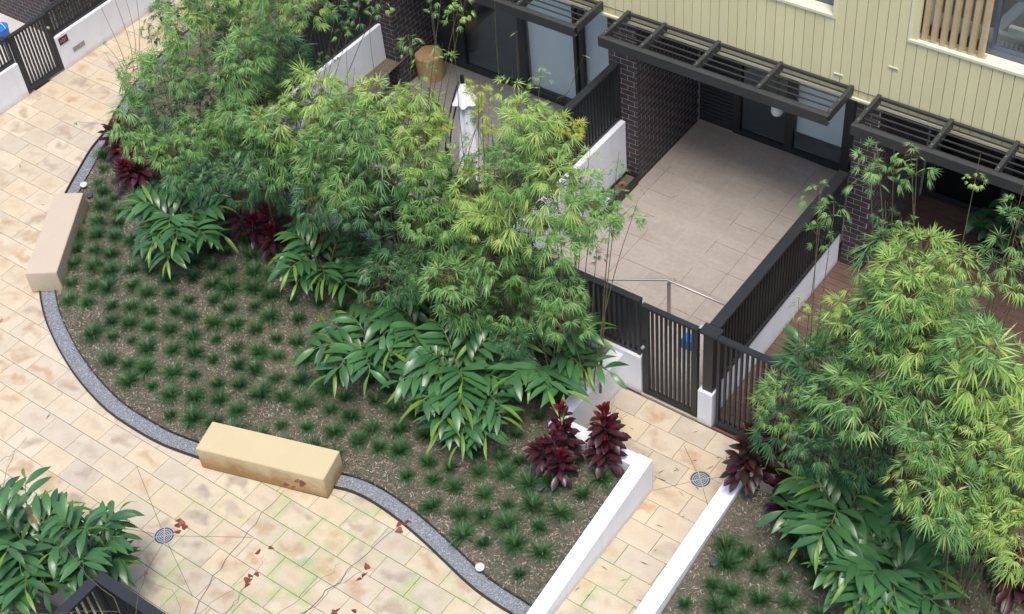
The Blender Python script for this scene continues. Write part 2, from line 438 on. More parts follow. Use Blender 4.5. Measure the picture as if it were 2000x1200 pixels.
RATTAN = simple('tan_wicker', (0.40, 0.27, 0.13), 0.7, var=0.3, scale=30, bump=0.5)

# ------------------------------------------------------------------ key lines
YG = 12.39           # front fence line
YC = 16.48           # cladding / column front plane
XL = -22.5           # left boundary wall face
outer_px = [(208, 258), (180, 293), (155, 335), (132, 376), (110, 425), (92, 470), (82, 520), (80, 570), (90, 622), (110, 670), (135, 714), (165, 755), (210, 802), (265, 840),
            (320, 870), (388, 895), (450, 915), (520, 932), (590, 943), (650, 952), (690, 962), (730, 982), (780, 1017), (830, 1060), (870, 1098), (920, 1145), (965, 1178), (1012, 1208)]
OUTER = [Vector((at(px, py, z=0).x, at(px, py, z=0).y)) for px, py in outer_px]
OUTER = [Vector((-21.3, 17.6)), Vector((-21.25, 15.6)), Vector((-20.95, 14.1)), Vector((-20.6, 13.2))] + OUTER + [Vector((-6.9, 8.05))]


def smooth_line(P, n=4):
    o = []
    for i in range(len(P) - 1):
        p0 = P[max(i - 1, 0)]; p1 = P[i]; p2 = P[i + 1]; p3 = P[min(i + 2, len(P) - 1)]
        for k in range(n):
            t = k / n
            o.append(0.5 * ((2 * p1) + (p2 - p0) * t + (2 * p0 - 5 * p1 + 4 * p2 - p3) * t * t + (3 * p1 - p0 - 3 * p2 + p3) * t ** 3))
    o.append(P[-1]); return o


OUTER = smooth_line(OUTER, 3)


def offset(P, d):
    o = []
    for i, p in enumerate(P):
        t = (P[min(i + 1, len(P) - 1)] - P[max(i - 1, 0)]).normalized()
        o.append(p + Vector((-t.y, t.x)) * d)
    return o


GW = 0.235
INNER = offset(OUTER, GW)
BED1 = [tuple(p) for p in INNER if p.x < -7.3] + [(-7.3, 8.35), (-7.3, 10.71), (-8.7, 10.71), (-8.7, YG - 0.05), (-15.9, YG - 0.05), (-16.2, 17.0), (-21.2, 17.6)]
OUTPOLY = [tuple(p) for p in OUTER] + [(-7.0, 10.8), (-8.7, 12.4), (-11.0, 20), (-21.3, 20)]


def dist_inner(x, y):
    best = 1e9; q = Vector((x, y))
    for a, b in zip(INNER, INNER[1:]):
        ab = b - a; t = max(0, min(1, (q - a).dot(ab) / max(ab.length_squared, 1e-9)))
        d = (a + ab * t - q).length_squared
        if d < best: best = d
    return sqrt(best)


def soil1(x, y): return min(0.60, 0.03 + 0.19 * dist_inner(x, y)) + 0.012 * sin(5 * x + 3 * y) * cos(4 * y)


def soil2(x, y): return min(0.60, max(0.03, 0.08 + 0.185 * (y - 8.5))) + 0.012 * sin(5 * x + 3 * y)


# ------------------------------------------------------------------ ground, paving
g = MB(); g.box((-80, -40, -0.30), (60, 80, -0.045)); structure('ground', g, JOINT)
TX, TY = 0.6025, 0.3985
X0, Y0 = -0.7973 * CZ, 0.4242 * CZ
PX_RIGHT = -7.073
tile_me = []
for v in range(4):
    b = MB(); gx, gy = (TX - 0.0065) / 2, (TY - 0.0065) / 2
    b.box((-gx + R(-.001, .001), -gy, -0.04), (gx, gy + R(-.001, .001), 0.0), ch=0.004); tile_me.append(b.mesh('paving_stone', SAND))


def in_view(x, y, z=0, mg=120):
    u, v, d = proj((x, y, z)); return d > 0 and -mg < u < 2000 + mg and -mg < v < 1200 + mg


def lay(name, test, label=None):
    st = MB(); st.box((-0.01, -0.01, -0.044), (0.01, 0.01, -0.043)); root = structure(name, st, JOINT)
    tiles = []
    for j in range(-22, 40):
        for i in range(-40, 40):
            x = X0 + (i + (0.5 if j % 2 == 0 else 0.0)) * TX; y = Y0 + (j + 0.5) * TY
            if not in_view(x, y): continue
            if test(x, y): tiles.append((proj((x, y, 0))[2], x, y))
    tiles.sort(); return root, tiles


def place_tiles(root, tiles):
    for d, x, y in tiles[:300]:
        link('paving_stone', random.choice(tile_me), root, (x, y, R(-0.0012, 0.0012)), (0, 0, R(-0.0015, 0.0015) + (pi if random.random() < .5 else 0)))
    if len(tiles) > 300:
        b = MB()
        for d, x, y in tiles[300:]:
            b.box((x - TX / 2 + .0045, y - TY / 2 + .0045, -0.04), (x + TX / 2 - .0045, y + TY / 2 - .0045, 0.0), ch=0.004)
        o = part('far_paving_stones', b, SAND, root); o['kind'] = 'stuff'


def covered(x, y):
    """stone wholly hidden under the planting bed"""
    return all(inpoly(x + sx * .3, y + sy * .2, OUTPOLY) for sx in (-1, 1) for sy in (-1, 1))


def t_walk(x, y):
    if x < XL + 0.3 - 0.0: return x > XL - 0.2
    if x > -6.35 and y > 8.3: return False
    if covered(x, y): return False
    if x > -9.2 and y > 8.95 and x > -7.6: return False
    if x > -8.9 and y > 10.6: return False
    return True


def t_walk_a(x, y): return t_walk(x, y) and x < -14.2
def t_walk_b(x, y): return t_walk(x, y) and x >= -14.2
def t_path(x, y): return (-7.4 < x < -5.9 and 8.94 <= y < YG + 0.1) or (-8.9 < x < -4.4 and 10.9 < y < YG + 0.1)


for nm, t in (('walkway', t_walk_a), ('walkway_near_bench', t_walk_b), ('entry_path', t_path)):
    root, tl = lay(nm, t); place_tiles(root, tl)
    print(nm, len(tl))

# floor drains with the cut lines that run to them
def drain(x, y, label, cuts):
    t = thing('floor_drain', label, 'drain', (x, y, 0.0), 'round floor drains in the paving')
    b = MB()
    r = 0.155
    b.lathe([(r, 0.0), (r, 0.006), (r - .012, 0.007), (r - .012, 0.001)], (x, y, 0), 32)
    for k in range(4):
        rr = 0.024 + k * 0.029
        b.lathe([(rr - .006, .002), (rr - .006, .006), (rr + .006, .006), (rr + .006, .002)], (x, y, 0), 24)
    for a in (pi / 4, 3 * pi / 4):
        c, s = cos(a), sin(a); w_ = .007
        b.face([(x + c * r - s * w_, y + s * r + c * w_, .0065), (x - c * r - s * w_, y - s * r + c * w_, .0065), (x - c * r + s * w_, y - s * r - c * w_, .0065), (x + c * r + s * w_, y + s * r - c * w_, .0065)])
    part('grate', b, STEEL, t)
    b = MB(); b.lathe([(0.146, .0026), (0.001, .0024)], (x, y, 0), 24); part('sump', b, simple('drain_sump', (.09, .09, .09), .8), t)
    b = MB()
    for (ux, uy) in cuts:
        q = at(ux, uy, z=0); d = Vector((q.x - x, q.y - y)); L = d.length; d.normalize(); n = Vector((-d.y, d.x)) * 0.0035
        a = Vector((x, y)) + d * (r + .002); e = Vector((q.x, q.y))
        b.face([(a.x + n.x, a.y + n.y, .0022), (e.x + n.x, e.y + n.y, .0022), (e.x - n.x, e.y - n.y, .0022), (a.x - n.x, a.y - n.y, .0022)])
    part('cut_joint', b, JOINT, t)


p = at(321, 1047, z=0); drain(p.x, p.y, 'round steel floor drain in the walkway near the cream bench', [(267, 911), (232, 1030), (492, 1050), (376, 1165)])
p = at(1368, 937, z=0); drain(p.x, p.y, 'round steel floor drain on the entry path before the gate', [(1336, 871), (1274, 959), (1450, 928), (1383, 990)])

# ------------------------------------------------------------------ gravel strip and edging
b = MB()
for (a, c), (d, e) in zip(zip(OUTER, INNER), zip(OUTER[1:], INNER[1:])):
    b.face([(a.x, a.y, .010), (d.x, d.y, .010), (e.x, e.y, .010), (c.x, c.y, .010)])
structure('gravel_strip', b, GBASE)
b = MB(); random.seed(3)
segs = [(a, c, e) for a, c, e in zip(OUTER, OUTER[1:], INNER) if in_view(a.x, a.y, 0, 60)]
seglen = [(c - a).length for a, c, e in segs]; tot = sum(seglen)
for _ in range(11000):
    u = R(0, tot); i = 0
    while u > seglen[i] and i < len(segs) - 1: u -= seglen[i]; i += 1
    a, c, e = segs[i]; t = u / seglen[i]; q = a + (c - a) * t; nn = (c - a).normalized(); nn = Vector((-nn.y, nn.x)); q = q + nn * R(.015, GW - .012)
    r = R(.006, .013); z = R(.012, .02); n0 = len(b.v)
    rx, ry, rz = r * R(.8, 1.3), r * R(.7, 1.1), r * R(.5, .9); an = R(0, pi)
    pts = [(rx, 0, 0), (0, ry, 0), (-rx, 0, 0), (0, -ry, 0), (0, 0, rz)]
    b.v += [(q.x + X_ * cos(an) - Y_ * sin(an), q.y + X_ * sin(an) + Y_ * cos(an), z + Z_) for X_, Y_, Z_ in pts]
    for k in range(4): b.f.append((n0 + k, n0 + (k + 1) % 4, n0 + 4)); b.m.append(0)
o = part('gravel', b, GRAVEL, None); tag(o, 'grey crushed gravel filling the curved strip along the bed', 'gravel', kind='stuff')


def ribbon(P, w, z0, z1):
    b = MB(); Q = offset(P, w)
    for i in range(len(P) - 1):
        a, c, d, e = P[i], P[i + 1], Q[i + 1], Q[i]
        b.face([(a.x, a.y, z1), (c.x, c.y, z1), (d.x, d.y, z1), (e.x, e.y, z1)])
        b.face([(a.x, a.y, z0), (c.x, c.y, z0), (c.x, c.y, z1), (a.x, a.y, z1)])
        b.face([(d.x, d.y, z0), (e.x, e.y, z0), (e.x, e.y, z1), (d.x, d.y, z1)])
    return b


o = part('garden_edging', ribbon(OUTER, -0.022, 0.0, 0.05), EDGE, None); tag(o, 'black steel edging strip curving along the outside of the gravel', 'garden edging', 'steel edging strips')
o = part('garden_edging', ribbon(INNER, 0.016, 0.0, 0.055), EDGE, None); tag(o, 'black steel edging strip curving between the gravel and the mulch', 'garden edging', 'steel edging strips')

# ------------------------------------------------------------------ garden beds
def bed(name, poly, fz, step):
    xs = [p[0] for p in poly]; ys = [p[1] for p in poly]
    bm = bmesh.new()
    vs = [bm.verts.new((p[0], p[1], 0)) for p in poly]
    bm.faces.new(vs)
    x = min(xs) + step
    while x < max(xs):
        bmesh.ops.bisect_plane(bm, geom=bm.verts[:] + bm.edges[:] + bm.faces[:], plane_co=(x, 0, 0), plane_no=(1, 0, 0)); x += step
    y = min(ys) + step
    while y < max(ys):
        bmesh.ops.bisect_plane(bm, geom=bm.verts[:] + bm.edges[:] + bm.faces[:], plane_co=(0, y, 0), plane_no=(0, 1, 0)); y += step
    bmesh.ops.triangulate(bm, faces=bm.faces[:])
    for v in bm.verts: v.co.z = max(0.02, fz(v.co.x, v.co.y))
    me = bpy.data.meshes.new(name); bm.to_mesh(me); bm.free(); me.materials.append(SOIL)
    for p_ in me.polygons: p_.use_smooth = True
    o = link(name, me); o['kind'] = 'structure'; return o


bed('garden_bed', BED1, soil1, 0.22)
BED2 = [(-5.82, 6.2), (0.5, 6.2), (0.5, YG - .1), (-4.6, YG - .1), (-4.6, 11.45), (-5.82, 11.3)]
bed('garden_bed_right', BED2, soil2, 0.3)
BED3 = [(-18.5, 1.5), (-11.47, 1.5), (-11.47, 4.8), (-13.2, 4.75), (-18.5, 4.6)]
b = MB(); b.prism(BED3, -0.03, 0.1); structure('garden_bed_corner', b, SOIL)

# loose mulch chips and thin grass (nobody could count them)
chips = MB(); thin = MB(); random.seed(11)
def scatter_chip(x, y, z):
    a = R(0, 2 * pi); L = R(.02, .06); w_ = R(.003, .008); c, s = cos(a), sin(a); dz = R(-.01, .02)
    z += R(.004, .015)
    chips.face([(x - c * L / 2 - s * w_, y - s * L / 2 + c * w_, z), (x + c * L / 2 - s * w_, y + s * L / 2 + c * w_, z + dz), (x + c * L / 2 + s * w_, y + s * L / 2 - c * w_, z + dz), (x - c * L / 2 + s * w_, y - s * L / 2 - c * w_, z)])
def scatter_thin(x, y, z):
    for _ in range(3):
        a = R(0, 2 * pi); h = R(.03, .08); l = R(.02, .08); w_ = .003; c, s = cos(a), sin(a)
        xx, yy = x + R(-.03, .03), y + R(-.03, .03)
        thin.face([(xx - s * w_, yy + c * w_, z), (xx + s * w_, yy - c * w_, z), (xx + c * l, yy + s * l, z + h)])
n = 0
while n < 75000:
    if random.random() < .8:
        x, y = R(-20.6, -7.3), R(7.7, 12.3)
        if not inpoly(x, y, BED1): continue
        z = soil1(x, y)
    else:
        x, y = R(-5.8, 0), R(7.5, 12)
        if not inpoly(x, y, BED2): continue
        z = soil2(x, y)
    n += 1
    if n % 5 < 3: scatter_chip(x, y, z)
    elif sin(2.1 * x + 1.3 * y) + sin(3.7 * y - 1.9 * x) > -.9: scatter_thin(x, y, z)
o = part('mulch_chips', chips, CHIP, None); tag(o, 'dry straw coloured mulch chips covering the garden beds', 'mulch', kind='stuff')
o = part('thin_grass', thin, GREYBL, None); tag(o, 'sparse thin greyish grass between the tufts on the mulch', 'grass', kind='stuff')

# grass tufts
def tuft_mesh(seed):
    random.seed(seed); b = MB()
    for k in range(260):
        a = R(0, 2 * pi); e = random.random() ** .7; L = R(.15, .29); lean = .12 + e * 1.1; w_ = R(.0026, .0044)
        c, s = cos(a), sin(a); r0 = R(0, .035); x0, y0 = c * r0, s * r0
        pts = []
        for t in (0, .5, 1):
            th = lean * (0.5 + .75 * t); d = L * t
            pts.append((x0 + c * sin(th) * d, y0 + s * sin(th) * d, cos(th) * d))
        sx, sy = -s * w_, c * w_
        p0, p1, p2 = pts
        n0 = len(b.v)
        b.v += [(p0[0] - sx, p0[1] - sy, p0[2]), (p0[0] + sx, p0[1] + sy, p0[2]), (p1[0] + sx, p1[1] + sy, p1[2]), (p1[0] - sx, p1[1] - sy, p1[2]), p2]
        b.f += [(n0, n0 + 1, n0 + 2, n0 + 3), (n0 + 3, n0 + 2, n0 + 4)]; b.m += [0, 0]
    return b.mesh('grass_tuft', GBLADE)


tufts = [tuft_mesh(100 + i) for i in range(6)]
random.seed(21); pts = []
def blocked(x, y):
    return False
for (poly, fz, x0_, x1_, y0_, y1_, lb, gp, cap) in (
        (BED1, soil1, -20.4, -7.35, 7.8, 12.2, 'small dark green grass tuft growing in the large curved mulch bed', 'grass tufts in the curved bed', 232),
        (BED2, soil2, -5.75, -1.5, 8.0, 11.4, 'small dark green grass tuft growing in the mulch bed right of the entry path', 'grass tufts in the right bed', 60)):
    pts = []; PT_ = .395 if poly is BED1 else .36; cand = []
    for jj in range(60):
        for ii in range(60):
            cand.append((x0_ + (ii + (.5 if jj % 2 else 0)) * PT_ + R(-.065, .065), y0_ - .3 + jj * PT_ * .86 + R(-.065, .065)))
    cand = [(a * cos(.25) - c * sin(.25), a * sin(.25) + c * cos(.25)) for a, c in [(a - x0_, c - y0_ - 3.0) for a, c in cand]]
    cand = [(a + x0_, c + y0_) for a, c in cand]
    for x, y in cand:
        if not inpoly(x, y, poly) or random.random() < .02: continue
        if poly is BED1:
            if dist_inner(x, y) < .15 or x > -7.52: continue
            if dist_inner(x, y) > (3.0 if x < -16.5 else 3.3 if x < -12 else 3.0): continue
            if x < -18.6 and y > 12: continue
        elif x < -5.7 or y > 11.0 or (y > 10.5 and x < -5.0): continue
        if not in_view(x, y, .3, 20): continue
        pts.append((x, y))
    print('tufts', len(pts))
    for x, y in pts:
        s = R(.62, .95) if random.random() < .35 else R(.85, 1.18)
        o = link('grass_tuft', random.choice(tufts), None, (x, y, fz(x, y) - .005), (R(-.15, .15), R(-.15, .15), R(0, 6.3)), (s, s * R(.85, 1.15), s * R(.8, 1.2)))
        tag(o, lb, 'grass tuft', gp)

# ------------------------------------------------------------------ benches
def bench(pts_top, label, mat, ztop):
    c = sum((Vector(p) for p in pts_top), Vector((0, 0))) / 4
    t = thing('bench', label, 'bench', (c.x, c.y, 0), 'solid stone block benches')
    bm = bmesh.new()
    lo = [bm.verts.new((p[0] - c.x, p[1] - c.y, 0.02)) for p in pts_top]; hi = [bm.verts.new((p[0] - c.x, p[1] - c.y, ztop)) for p in pts_top]
    bm.faces.new(list(reversed(lo))); bm.faces.new(hi)
    for i in range(4): j = (i + 1) % 4; bm.faces.new((lo[i], lo[j], hi[j], hi[i]))
    bmesh.ops.recalc_face_normals(bm, faces=bm.faces[:])
    bmesh.ops.bevel(bm, geom=bm.edges[:], offset=0.008, segments=2, affect='EDGES')
    me = bpy.data.meshes.new('seat_block'); bm.to_mesh(me); bm.free(); me.materials.append(mat)
    link('seat_block', me, t)
    b = MB(); q = [((p[0] - c.x) * .985, (p[1] - c.y) * .96) for p in pts_top]; b.prism(q, 0.0, 0.02); link('plinth_gap', b.mesh('plinth_gap', EDGE), t)


bench([(-13.07, 8.20), (-12.91, 7.68), (-10.92, 8.27), (-11.07, 8.80)], 'sandy yellow block bench with rusty stained sides on the gravel curve', BENCHA, .45)
bench([(-18.08, 8.83), (-17.63, 9.14), (-18.80, 10.80), (-19.24, 10.52)], 'pale beige block bench at the left end of the curved bed', BENCHB, .45)

# ------------------------------------------------------------------ white garden walls
def wallbox(name, label, cat, boxes, mat=WHITE, group=None):
    b = MB()
    x0, y0 = boxes[0][0][0], boxes[0][0][1]
    for a, c in boxes: b.box(a, c, ch=.006)
    o = part(name, b, mat, None); return tag(o, label, cat, group)


def prism_wall(name, label, poly, zt):
    b = MB(); b.prism(poly, -0.02, zt); o = part(name, b, WHITE, None)
    bv = o.modifiers.new('bevel', 'BEVEL'); bv.width = .006; bv.segments = 2
    return tag(o, label, 'garden wall', 'low white rendered garden walls')


prism_wall('garden_wall', 'long low white wall rising along the left side of the entry path',
           [(-7.30, 7.3), (-7.073, 7.3), (-7.073, 10.93), (-7.30, 10.93)], [.05, .05, .685, .685])
prism_wall('garden_wall', 'low white wall along the right side of the entry path beside the bronze cordyline',
           [(-6.07, 6.4), (-5.83, 6.4), (-5.83, 11.35), (-6.07, 11.35)], [.02, .02, .66, .66])
prism_wall('garden_wall', 'short white return wall behind the red cordylines at the path end',
           [(-8.7, 10.71), (-7.302, 10.71), (-7.302, 10.93), (-8.7, 10.93)], [.66] * 4)
prism_wall('garden_wall', 'pale wall behind the ginger leaves joining the fence beside the gate',
           [(-8.72, 10.932), (-8.5, 10.932), (-8.5, YG - .002), (-8.72, YG - .002)], [.70] * 4)
prism_wall('garden_wall', 'white plinth wall under the black fence left of the gate',
           [(-11.0, YG), (-8.2, YG), (-8.2, YG + .17), (-11.0, YG + .17)], [.775] * 4)
prism_wall('garden_wall', 'small white pier carrying the black post right of the gate',
           [(-7.21, YG - .02), (-6.97, YG - .02), (-6.97, YG + .2), (-7.21, YG + .2)], [.69] * 4)
prism_wall('garden_wall', 'long white wall under the fence between the tiled patio and the timber deck',
           [(-7.20, YG + .203), (-7.04, YG + .203), (-7.04, YC - .002), (-7.20, YC - .002)], [.64, .64, .66, .66])
prism_wall('garden_wall', 'tall white wall under the fence between the parasol patio and the tiled patio',
           [(-11.29, YG + .203), (-11.1, YG + .203), (-11.1, YC - .002), (-11.29, YC - .002)], [1.26] * 4)
prism_wall('garden_wall', 'white wall rising to a dark brick column behind the tall bamboo',
           [(-16.68, YG + .2), (-16.49, YG + .2), (-16.49, YC - .002), (-16.68, YC - .002)], [1.38] * 4)
prism_wall('garden_wall', 'white plinth wall in front of the parasol patio behind the bamboo',
           [(-16.4, YG), (-11.3, YG), (-11.3, YG + .17), (-16.4, YG + .17)], [.775] * 4)
# left boundary
for lb, y0, y1 in (('white wall with number plate and letter slot right of the left gate', 13.52, 21.0), ('white wall at the left picture edge below the left gate', 8.0, 12.575)):
    o = prism_wall('garden_wall', lb, [(XL - .2, y0), (XL, y0), (XL, y1), (XL - .2, y1)], [.76] * 4)
t = thing('number_plate', 'small dark maroon number plate on the white wall beside the left gate', 'number plate', (XL, 13.66, .62))
b = MB(); b.box((XL + .001, 13.58, .555), (XL + .012, 13.80, .705)); part('plate', b, simple('maroon_plate', (0.05, 0.012, 0.022), .4), t)
b = MB()
PK = simple('plate_print', (0.55, 0.32, 0.36), .5)
b.tube([(XL + .014, 13.685 + .025 * cos(a), .63 + .035 * sin(a)) for a in [k * pi / 6 for k in range(13)]], .005, 4)
b.tube([(XL + .014, 13.615, .60), (XL + .014, 13.625, .66)], .005, 4); b.tube([(XL + .014, 13.745, .60), (XL + .014, 13.735, .66), (XL + .014, 13.765, .66)], .004, 4)
part('numerals', b, PK, t)
t = thing('letter_slot', 'grey metal letter slot in the white wall below the number plate', 'letterbox', (XL, 13.95, .28))
b = MB(); b.box((XL + .001, 13.83, .25), (XL + .010, 14.13, .35), ch=.002); part('cover_plate', b, simple('slot_metal', (0.30, 0.30, 0.34), .4, .4), t)

# ------------------------------------------------------------------ fences and gates
def slat_fence(name, label, cat, axis, c0, a0, a1, z0, z1, pitch, sw, sd_, rail_w, posts=(), group='black slatted fences', slat0=None, bot_rail=.05, mat=DARK, frame=.045, railh=.045):
    """axis 'x' runs along x at y=c0; axis 'y' runs along y at x=c0"""
    root = thing(name, label, cat, ((a0 + a1) / 2, c0, z0) if axis == 'x' else (c0, (a0 + a1) / 2, z0), group)
    def bx(m, u0, u1, d0, d1, w0, w1, ch=0):
        if axis == 'x': m.box((u0, c0 + d0, w0), (u1, c0 + d1, w1), ch=ch)
        else: m.box((c0 + d0, u0, w0), (c0 + d1, u1, w1), ch=ch)
    m = MB(); bx(m, a0, a1, -rail_w / 2, rail_w / 2, z1 - railh, z1, .003); part('top_rail', m, mat, root)
    m = MB(); bx(m, a0 + frame, a1 - frame, -rail_w * .35, rail_w * .35, z0, z0 + bot_rail); part('bottom_rail', m, mat, root)
    for e0 in (a0, a1 - frame):
        m = MB(); bx(m, e0, e0 + frame, -rail_w * .4, rail_w * .4, z0 - .003, z1 - railh - .001); part('post', m, mat, root)
    n = int((a1 - a0 - 2 * frame) / pitch)
    m = MB()
    if axis == 'x': m.box((-sw / 2, -sd_ / 2, z0 + bot_rail), (sw / 2, sd_ / 2, z1 - railh))
    else: m.box((-sd_ / 2, -sw / 2, z0 + bot_rail), (sd_ / 2, sw / 2, z1 - railh))
    me = m.mesh('slat', mat)
    off = (a1 - a0 - 2 * frame - (n - 1) * pitch) / 2
    for k in range(n):
        u = a0 + frame + off + k * pitch
        if axis == 'x': link('slat', me, root, (u - root.location.x, 0, -root.location.z))
        else: link('slat', me, root, (0, u - root.location.y, -root.location.z))
    return root


GR = 'black slatted fences round the patios'
slat_fence('fence', 'black vertical slat fence left of the gate on a white plinth', 'fence', 'x', YG + .09, -11.0, -8.235, .78, 1.91, .09, .045, .075, .11, group=GR)
gt = slat_fence('gate', 'black slatted pedestrian gate with round latch at the path end', 'gate', 'x', YG + .04, -8.17, -7.24, .045, 1.905, .0755, .034, .032, .085, group='black slatted gates', frame=.10, bot_rail=.08)
p = at(1257, 677, y=YG)
b = MB(); b.tube([(p.x, YG - .002, p.z), (p.x, YG - .045, p.z)], .024, 14); part('latch', b, STEEL, gt)
b = MB(); b.box((p.x - .03, YG - .003, p.z + .05), (p.x + .03, YG - .0005, p.z + .11)); part('latch_plate', b, BLACKP, gt)
b = MB(); b.box((-7.232, YG + .02, 1.93), (-7.2, YG + .1, 1.945)); part('hinge', b, STEEL, gt)
# post on the pier
t = thing('fence_post', 'thick black post standing on the small white pier by the gate', 'fence post', (-7.09, YG + .09, .69))
b = MB(); b.box((-7.16, YG + .03, .691), (-7.0, YG + .15, 1.86), ch=.004); part('post', b, DARK, t)
b = MB(); b.box((-7.22, YG + .0, 1.862), (-6.93, YG + .2, 1.905), ch=.003); part('cap', b, DARK, t)
slat_fence('fence', 'black slatted screen right of the gate in front of the timber deck', 'fence', 'x', YG + .05, -6.925, -5.6, .05, 1.90, .083, .034, .034, .095, group=GR, bot_rail=.08)
slat_fence('fence', 'black slatted screen mostly hidden behind the right bamboo', 'fence', 'x', YG + .05, -5.59, -2.6, .05, 1.90, .083, .034, .034, .095, group=GR, bot_rail=.08)
slat_fence('fence', 'long black slat fence on the white wall between tiled patio and timber deck', 'fence', 'y', -7.085, YG + .21, YC - .01, .662, 1.90, .09, .04, .055, .17, group=GR)
slat_fence('fence', 'black slat fence on the tall white wall beside the parasol patio', 'fence', 'y', -11.24, YG + .21, YC - .01, 1.263, 2.44, .09, .045, .06, .13, group=GR)
slat_fence('fence', 'dark slat fence on the white wall left of the dark brick corner', 'fence', 'y', -16.6, YG + .21, YC - .01, 1.383, 2.56, .09, .045, .06, .13, group=GR)
slat_fence('fence', 'black slat fence before the parasol patio behind the bamboo', 'fence', 'x', YG + .09, -16.3, -11.35, .78, 1.91, .09, .045, .075, .11, group=GR)
gl = slat_fence('gate', 'black slatted gate between the two white walls at upper left', 'gate', 'y', XL - .05, 12.59, 13.51, .05, 1.34, .0755, .034, .032, .085, group='black slatted gates', frame=.08, bot_rail=.09)
p = at(93, 54, x=XL)
b = MB(); b.tube([(XL - .005, p.y, p.z), (XL + .035, p.y, p.z)], .026, 14); part('latch', b, STEEL, gl)
slat_fence('fence', 'black slat fence on top of the white wall beyond the left gate', 'fence', 'y', XL - .11, 13.53, 18.5, .763, 1.34, .08, .034, .034, .12, group=GR)
slat_fence('fence', 'black slat fence above the white wall at the left picture edge', 'fence', 'y', XL - .11, 9.0, 12.57, .763, 1.34, .08, .034, .034, .12, group=GR)
# lower left corner enclosure
fl = at(190, 1125, z=1.9)
XE, YE = -11.37, 4.86
slat_fence('fence', 'dark navy slat fence at the lower left below the walkway', 'fence', 'x', YE, XE, -8.6, .05, 1.9, .09, .04, .05, .15, group=GR)
slat_fence('fence', 'dark slat fence beside the ginger shrub at the bottom edge', 'fence', 'y', XE + .02, 1.2, YE - .09, .05, 1.9, .09, .04, .05, .15, group=GR)
b = MB(); b.box((XE + .1, 1.0, .0), (-8.6, YE - .1, .02)); structure('patio_lower_left', b, simple('dark_paver', (.05, .05, .055), .8))
p = at(222, 1190, z=.5)
t = thing('storage_box', 'light grey lidded box behind the lower left fence', 'box', (p.x + .25, p.y - .2, 0))
b = MB(); b.box((p.x - .05, p.y - .6, .02), (p.x + .5, p.y, .46), ch=.01); part('body', b, simple('pale_grey_plastic', (.35, .36, .38), .5), t)
b = MB(); b.box((p.x - .07, p.y - .62, .462), (p.x + .52, p.y + .02, .5), ch=.01); part('lid', b, simple('grey_lid', (.42, .43, .45), .5), t)

# ------------------------------------------------------------------ patios
def grid_floor(name, x0, x1, y0, y1, tx, ty, ox, oy, mat, z=0.0):
    base = MB(); base.box((x0, y0, -.04), (x1, y1, -.012)); root = structure(name, base, GROUT)
    cache = {}
    i0 = math.floor((x0 - ox) / tx); j0 = math.floor((y0 - oy) / ty)
    for i in range(i0, int((x1 - ox) / tx) + 1):
        for j in range(j0, int((y1 - oy) / ty) + 1):
            a, c = max(x0, ox + i * tx), min(x1, ox + (i + 1) * tx); d, e = max(y0, oy + j * ty), min(y1, oy + (j + 1) * ty)
            if c - a < .04 or e - d < .04: continue
            k = (round(c - a, 3), round(e - d, 3))
            if k not in cache:
                m = MB(); m.box((-k[0] / 2 + .0032, -k[1] / 2 + .0032, -.02), (k[0] / 2 - .0032, k[1] / 2 - .0032, .0)); cache[k] = m.mesh('floor_tile', mat)
            link('floor_tile', cache[k], root, ((a + c) / 2, (d + e) / 2, z + R(-.0006, .0006)))
    return root


grid_floor('tiled_patio', -11.098, -7.202, YG + .2, 18.5, .5555, .5615, -8.40, 14.178, TILE, .003)
b = MB(); b.box((-8.198, YG + .001, -.04), (-7.212, YG + .199, .001)); structure('gate_threshold', b, SAND)
pf = NT('polished_concrete'); wp = pf.pos()
pf.color(pf.mix(.5, pf.ramp(pf.noise(1.3, 6, wp, .7), [(.3, (.17, .165, .16)), (.7, (.26, .25, .24))]), pf.ramp(pf.noise(18, 5, wp), [(.3, (.16, .155, .15)), (.7, (.27, .26, .25))])))
CONC = pf.set(.38)
grid_floor('parasol_patio', -16.49, -11.29, YG + .2, 17.6, 2.6, 2.6, -16.49, YG + .2, CONC, .003)
# timber deck
base = MB(); base.box((-7.03, YG + .2, -.04), (1.0, 18.7, -.014)); deck = structure('timber_deck', base, GROUT)
cache = {}; planks = []
PW = .135
j = 0; y = YG + .2
while y < 18.6:
    x = -7.03 + (0 if j % 2 else -.45) ; 
    while x < -.3:
        a = max(x, -7.03); c = min(x + .9, -.3)
        if c - a > .1 and (in_view((a + c) / 2, y, 0, 30)): planks.append((proj(((a + c) / 2, y, 0))[2], a, c, y))
        x += .9
    y += PW; j += 1
planks.sort(); rest = MB()
print('planks', len(planks))
for n, (d, a, c, y) in enumerate(planks):
    if n < 299:
        k = round(c - a, 3)
        if k not in cache: m = MB(); m.box((-k / 2 + .003, 0.003, -.014), (k / 2 - .003, PW - .003, .0), ch=.002); cache[k] = m.mesh('plank', PLANK)
        link('plank', cache[k], deck, ((a + c) / 2, y, .004 + R(-.001, .001)))
    else: rest.box((a + .003, y + .003, -.01), (c - .003, y + PW - .003, .004), ch=.002)
o = part('far_planks', rest, PLANK, deck); o['kind'] = 'stuff'
b = MB(); b.box((-6.93, YG - .035, -.03), (-2.6, YG - .002, .03)); tag(part('deck_nosing', b, simple('red_brown_timber', (.16, .07, .05), .6), None), 'red brown timber edge board below the right slatted screen', 'edge board')
# floor behind left gate
b = MB(); b.box((-30, 8.0, -.04), (XL - .205, 20, .004)); structure('patio_left', b, simple('beige_floor', (.5, .46, .42), .7))

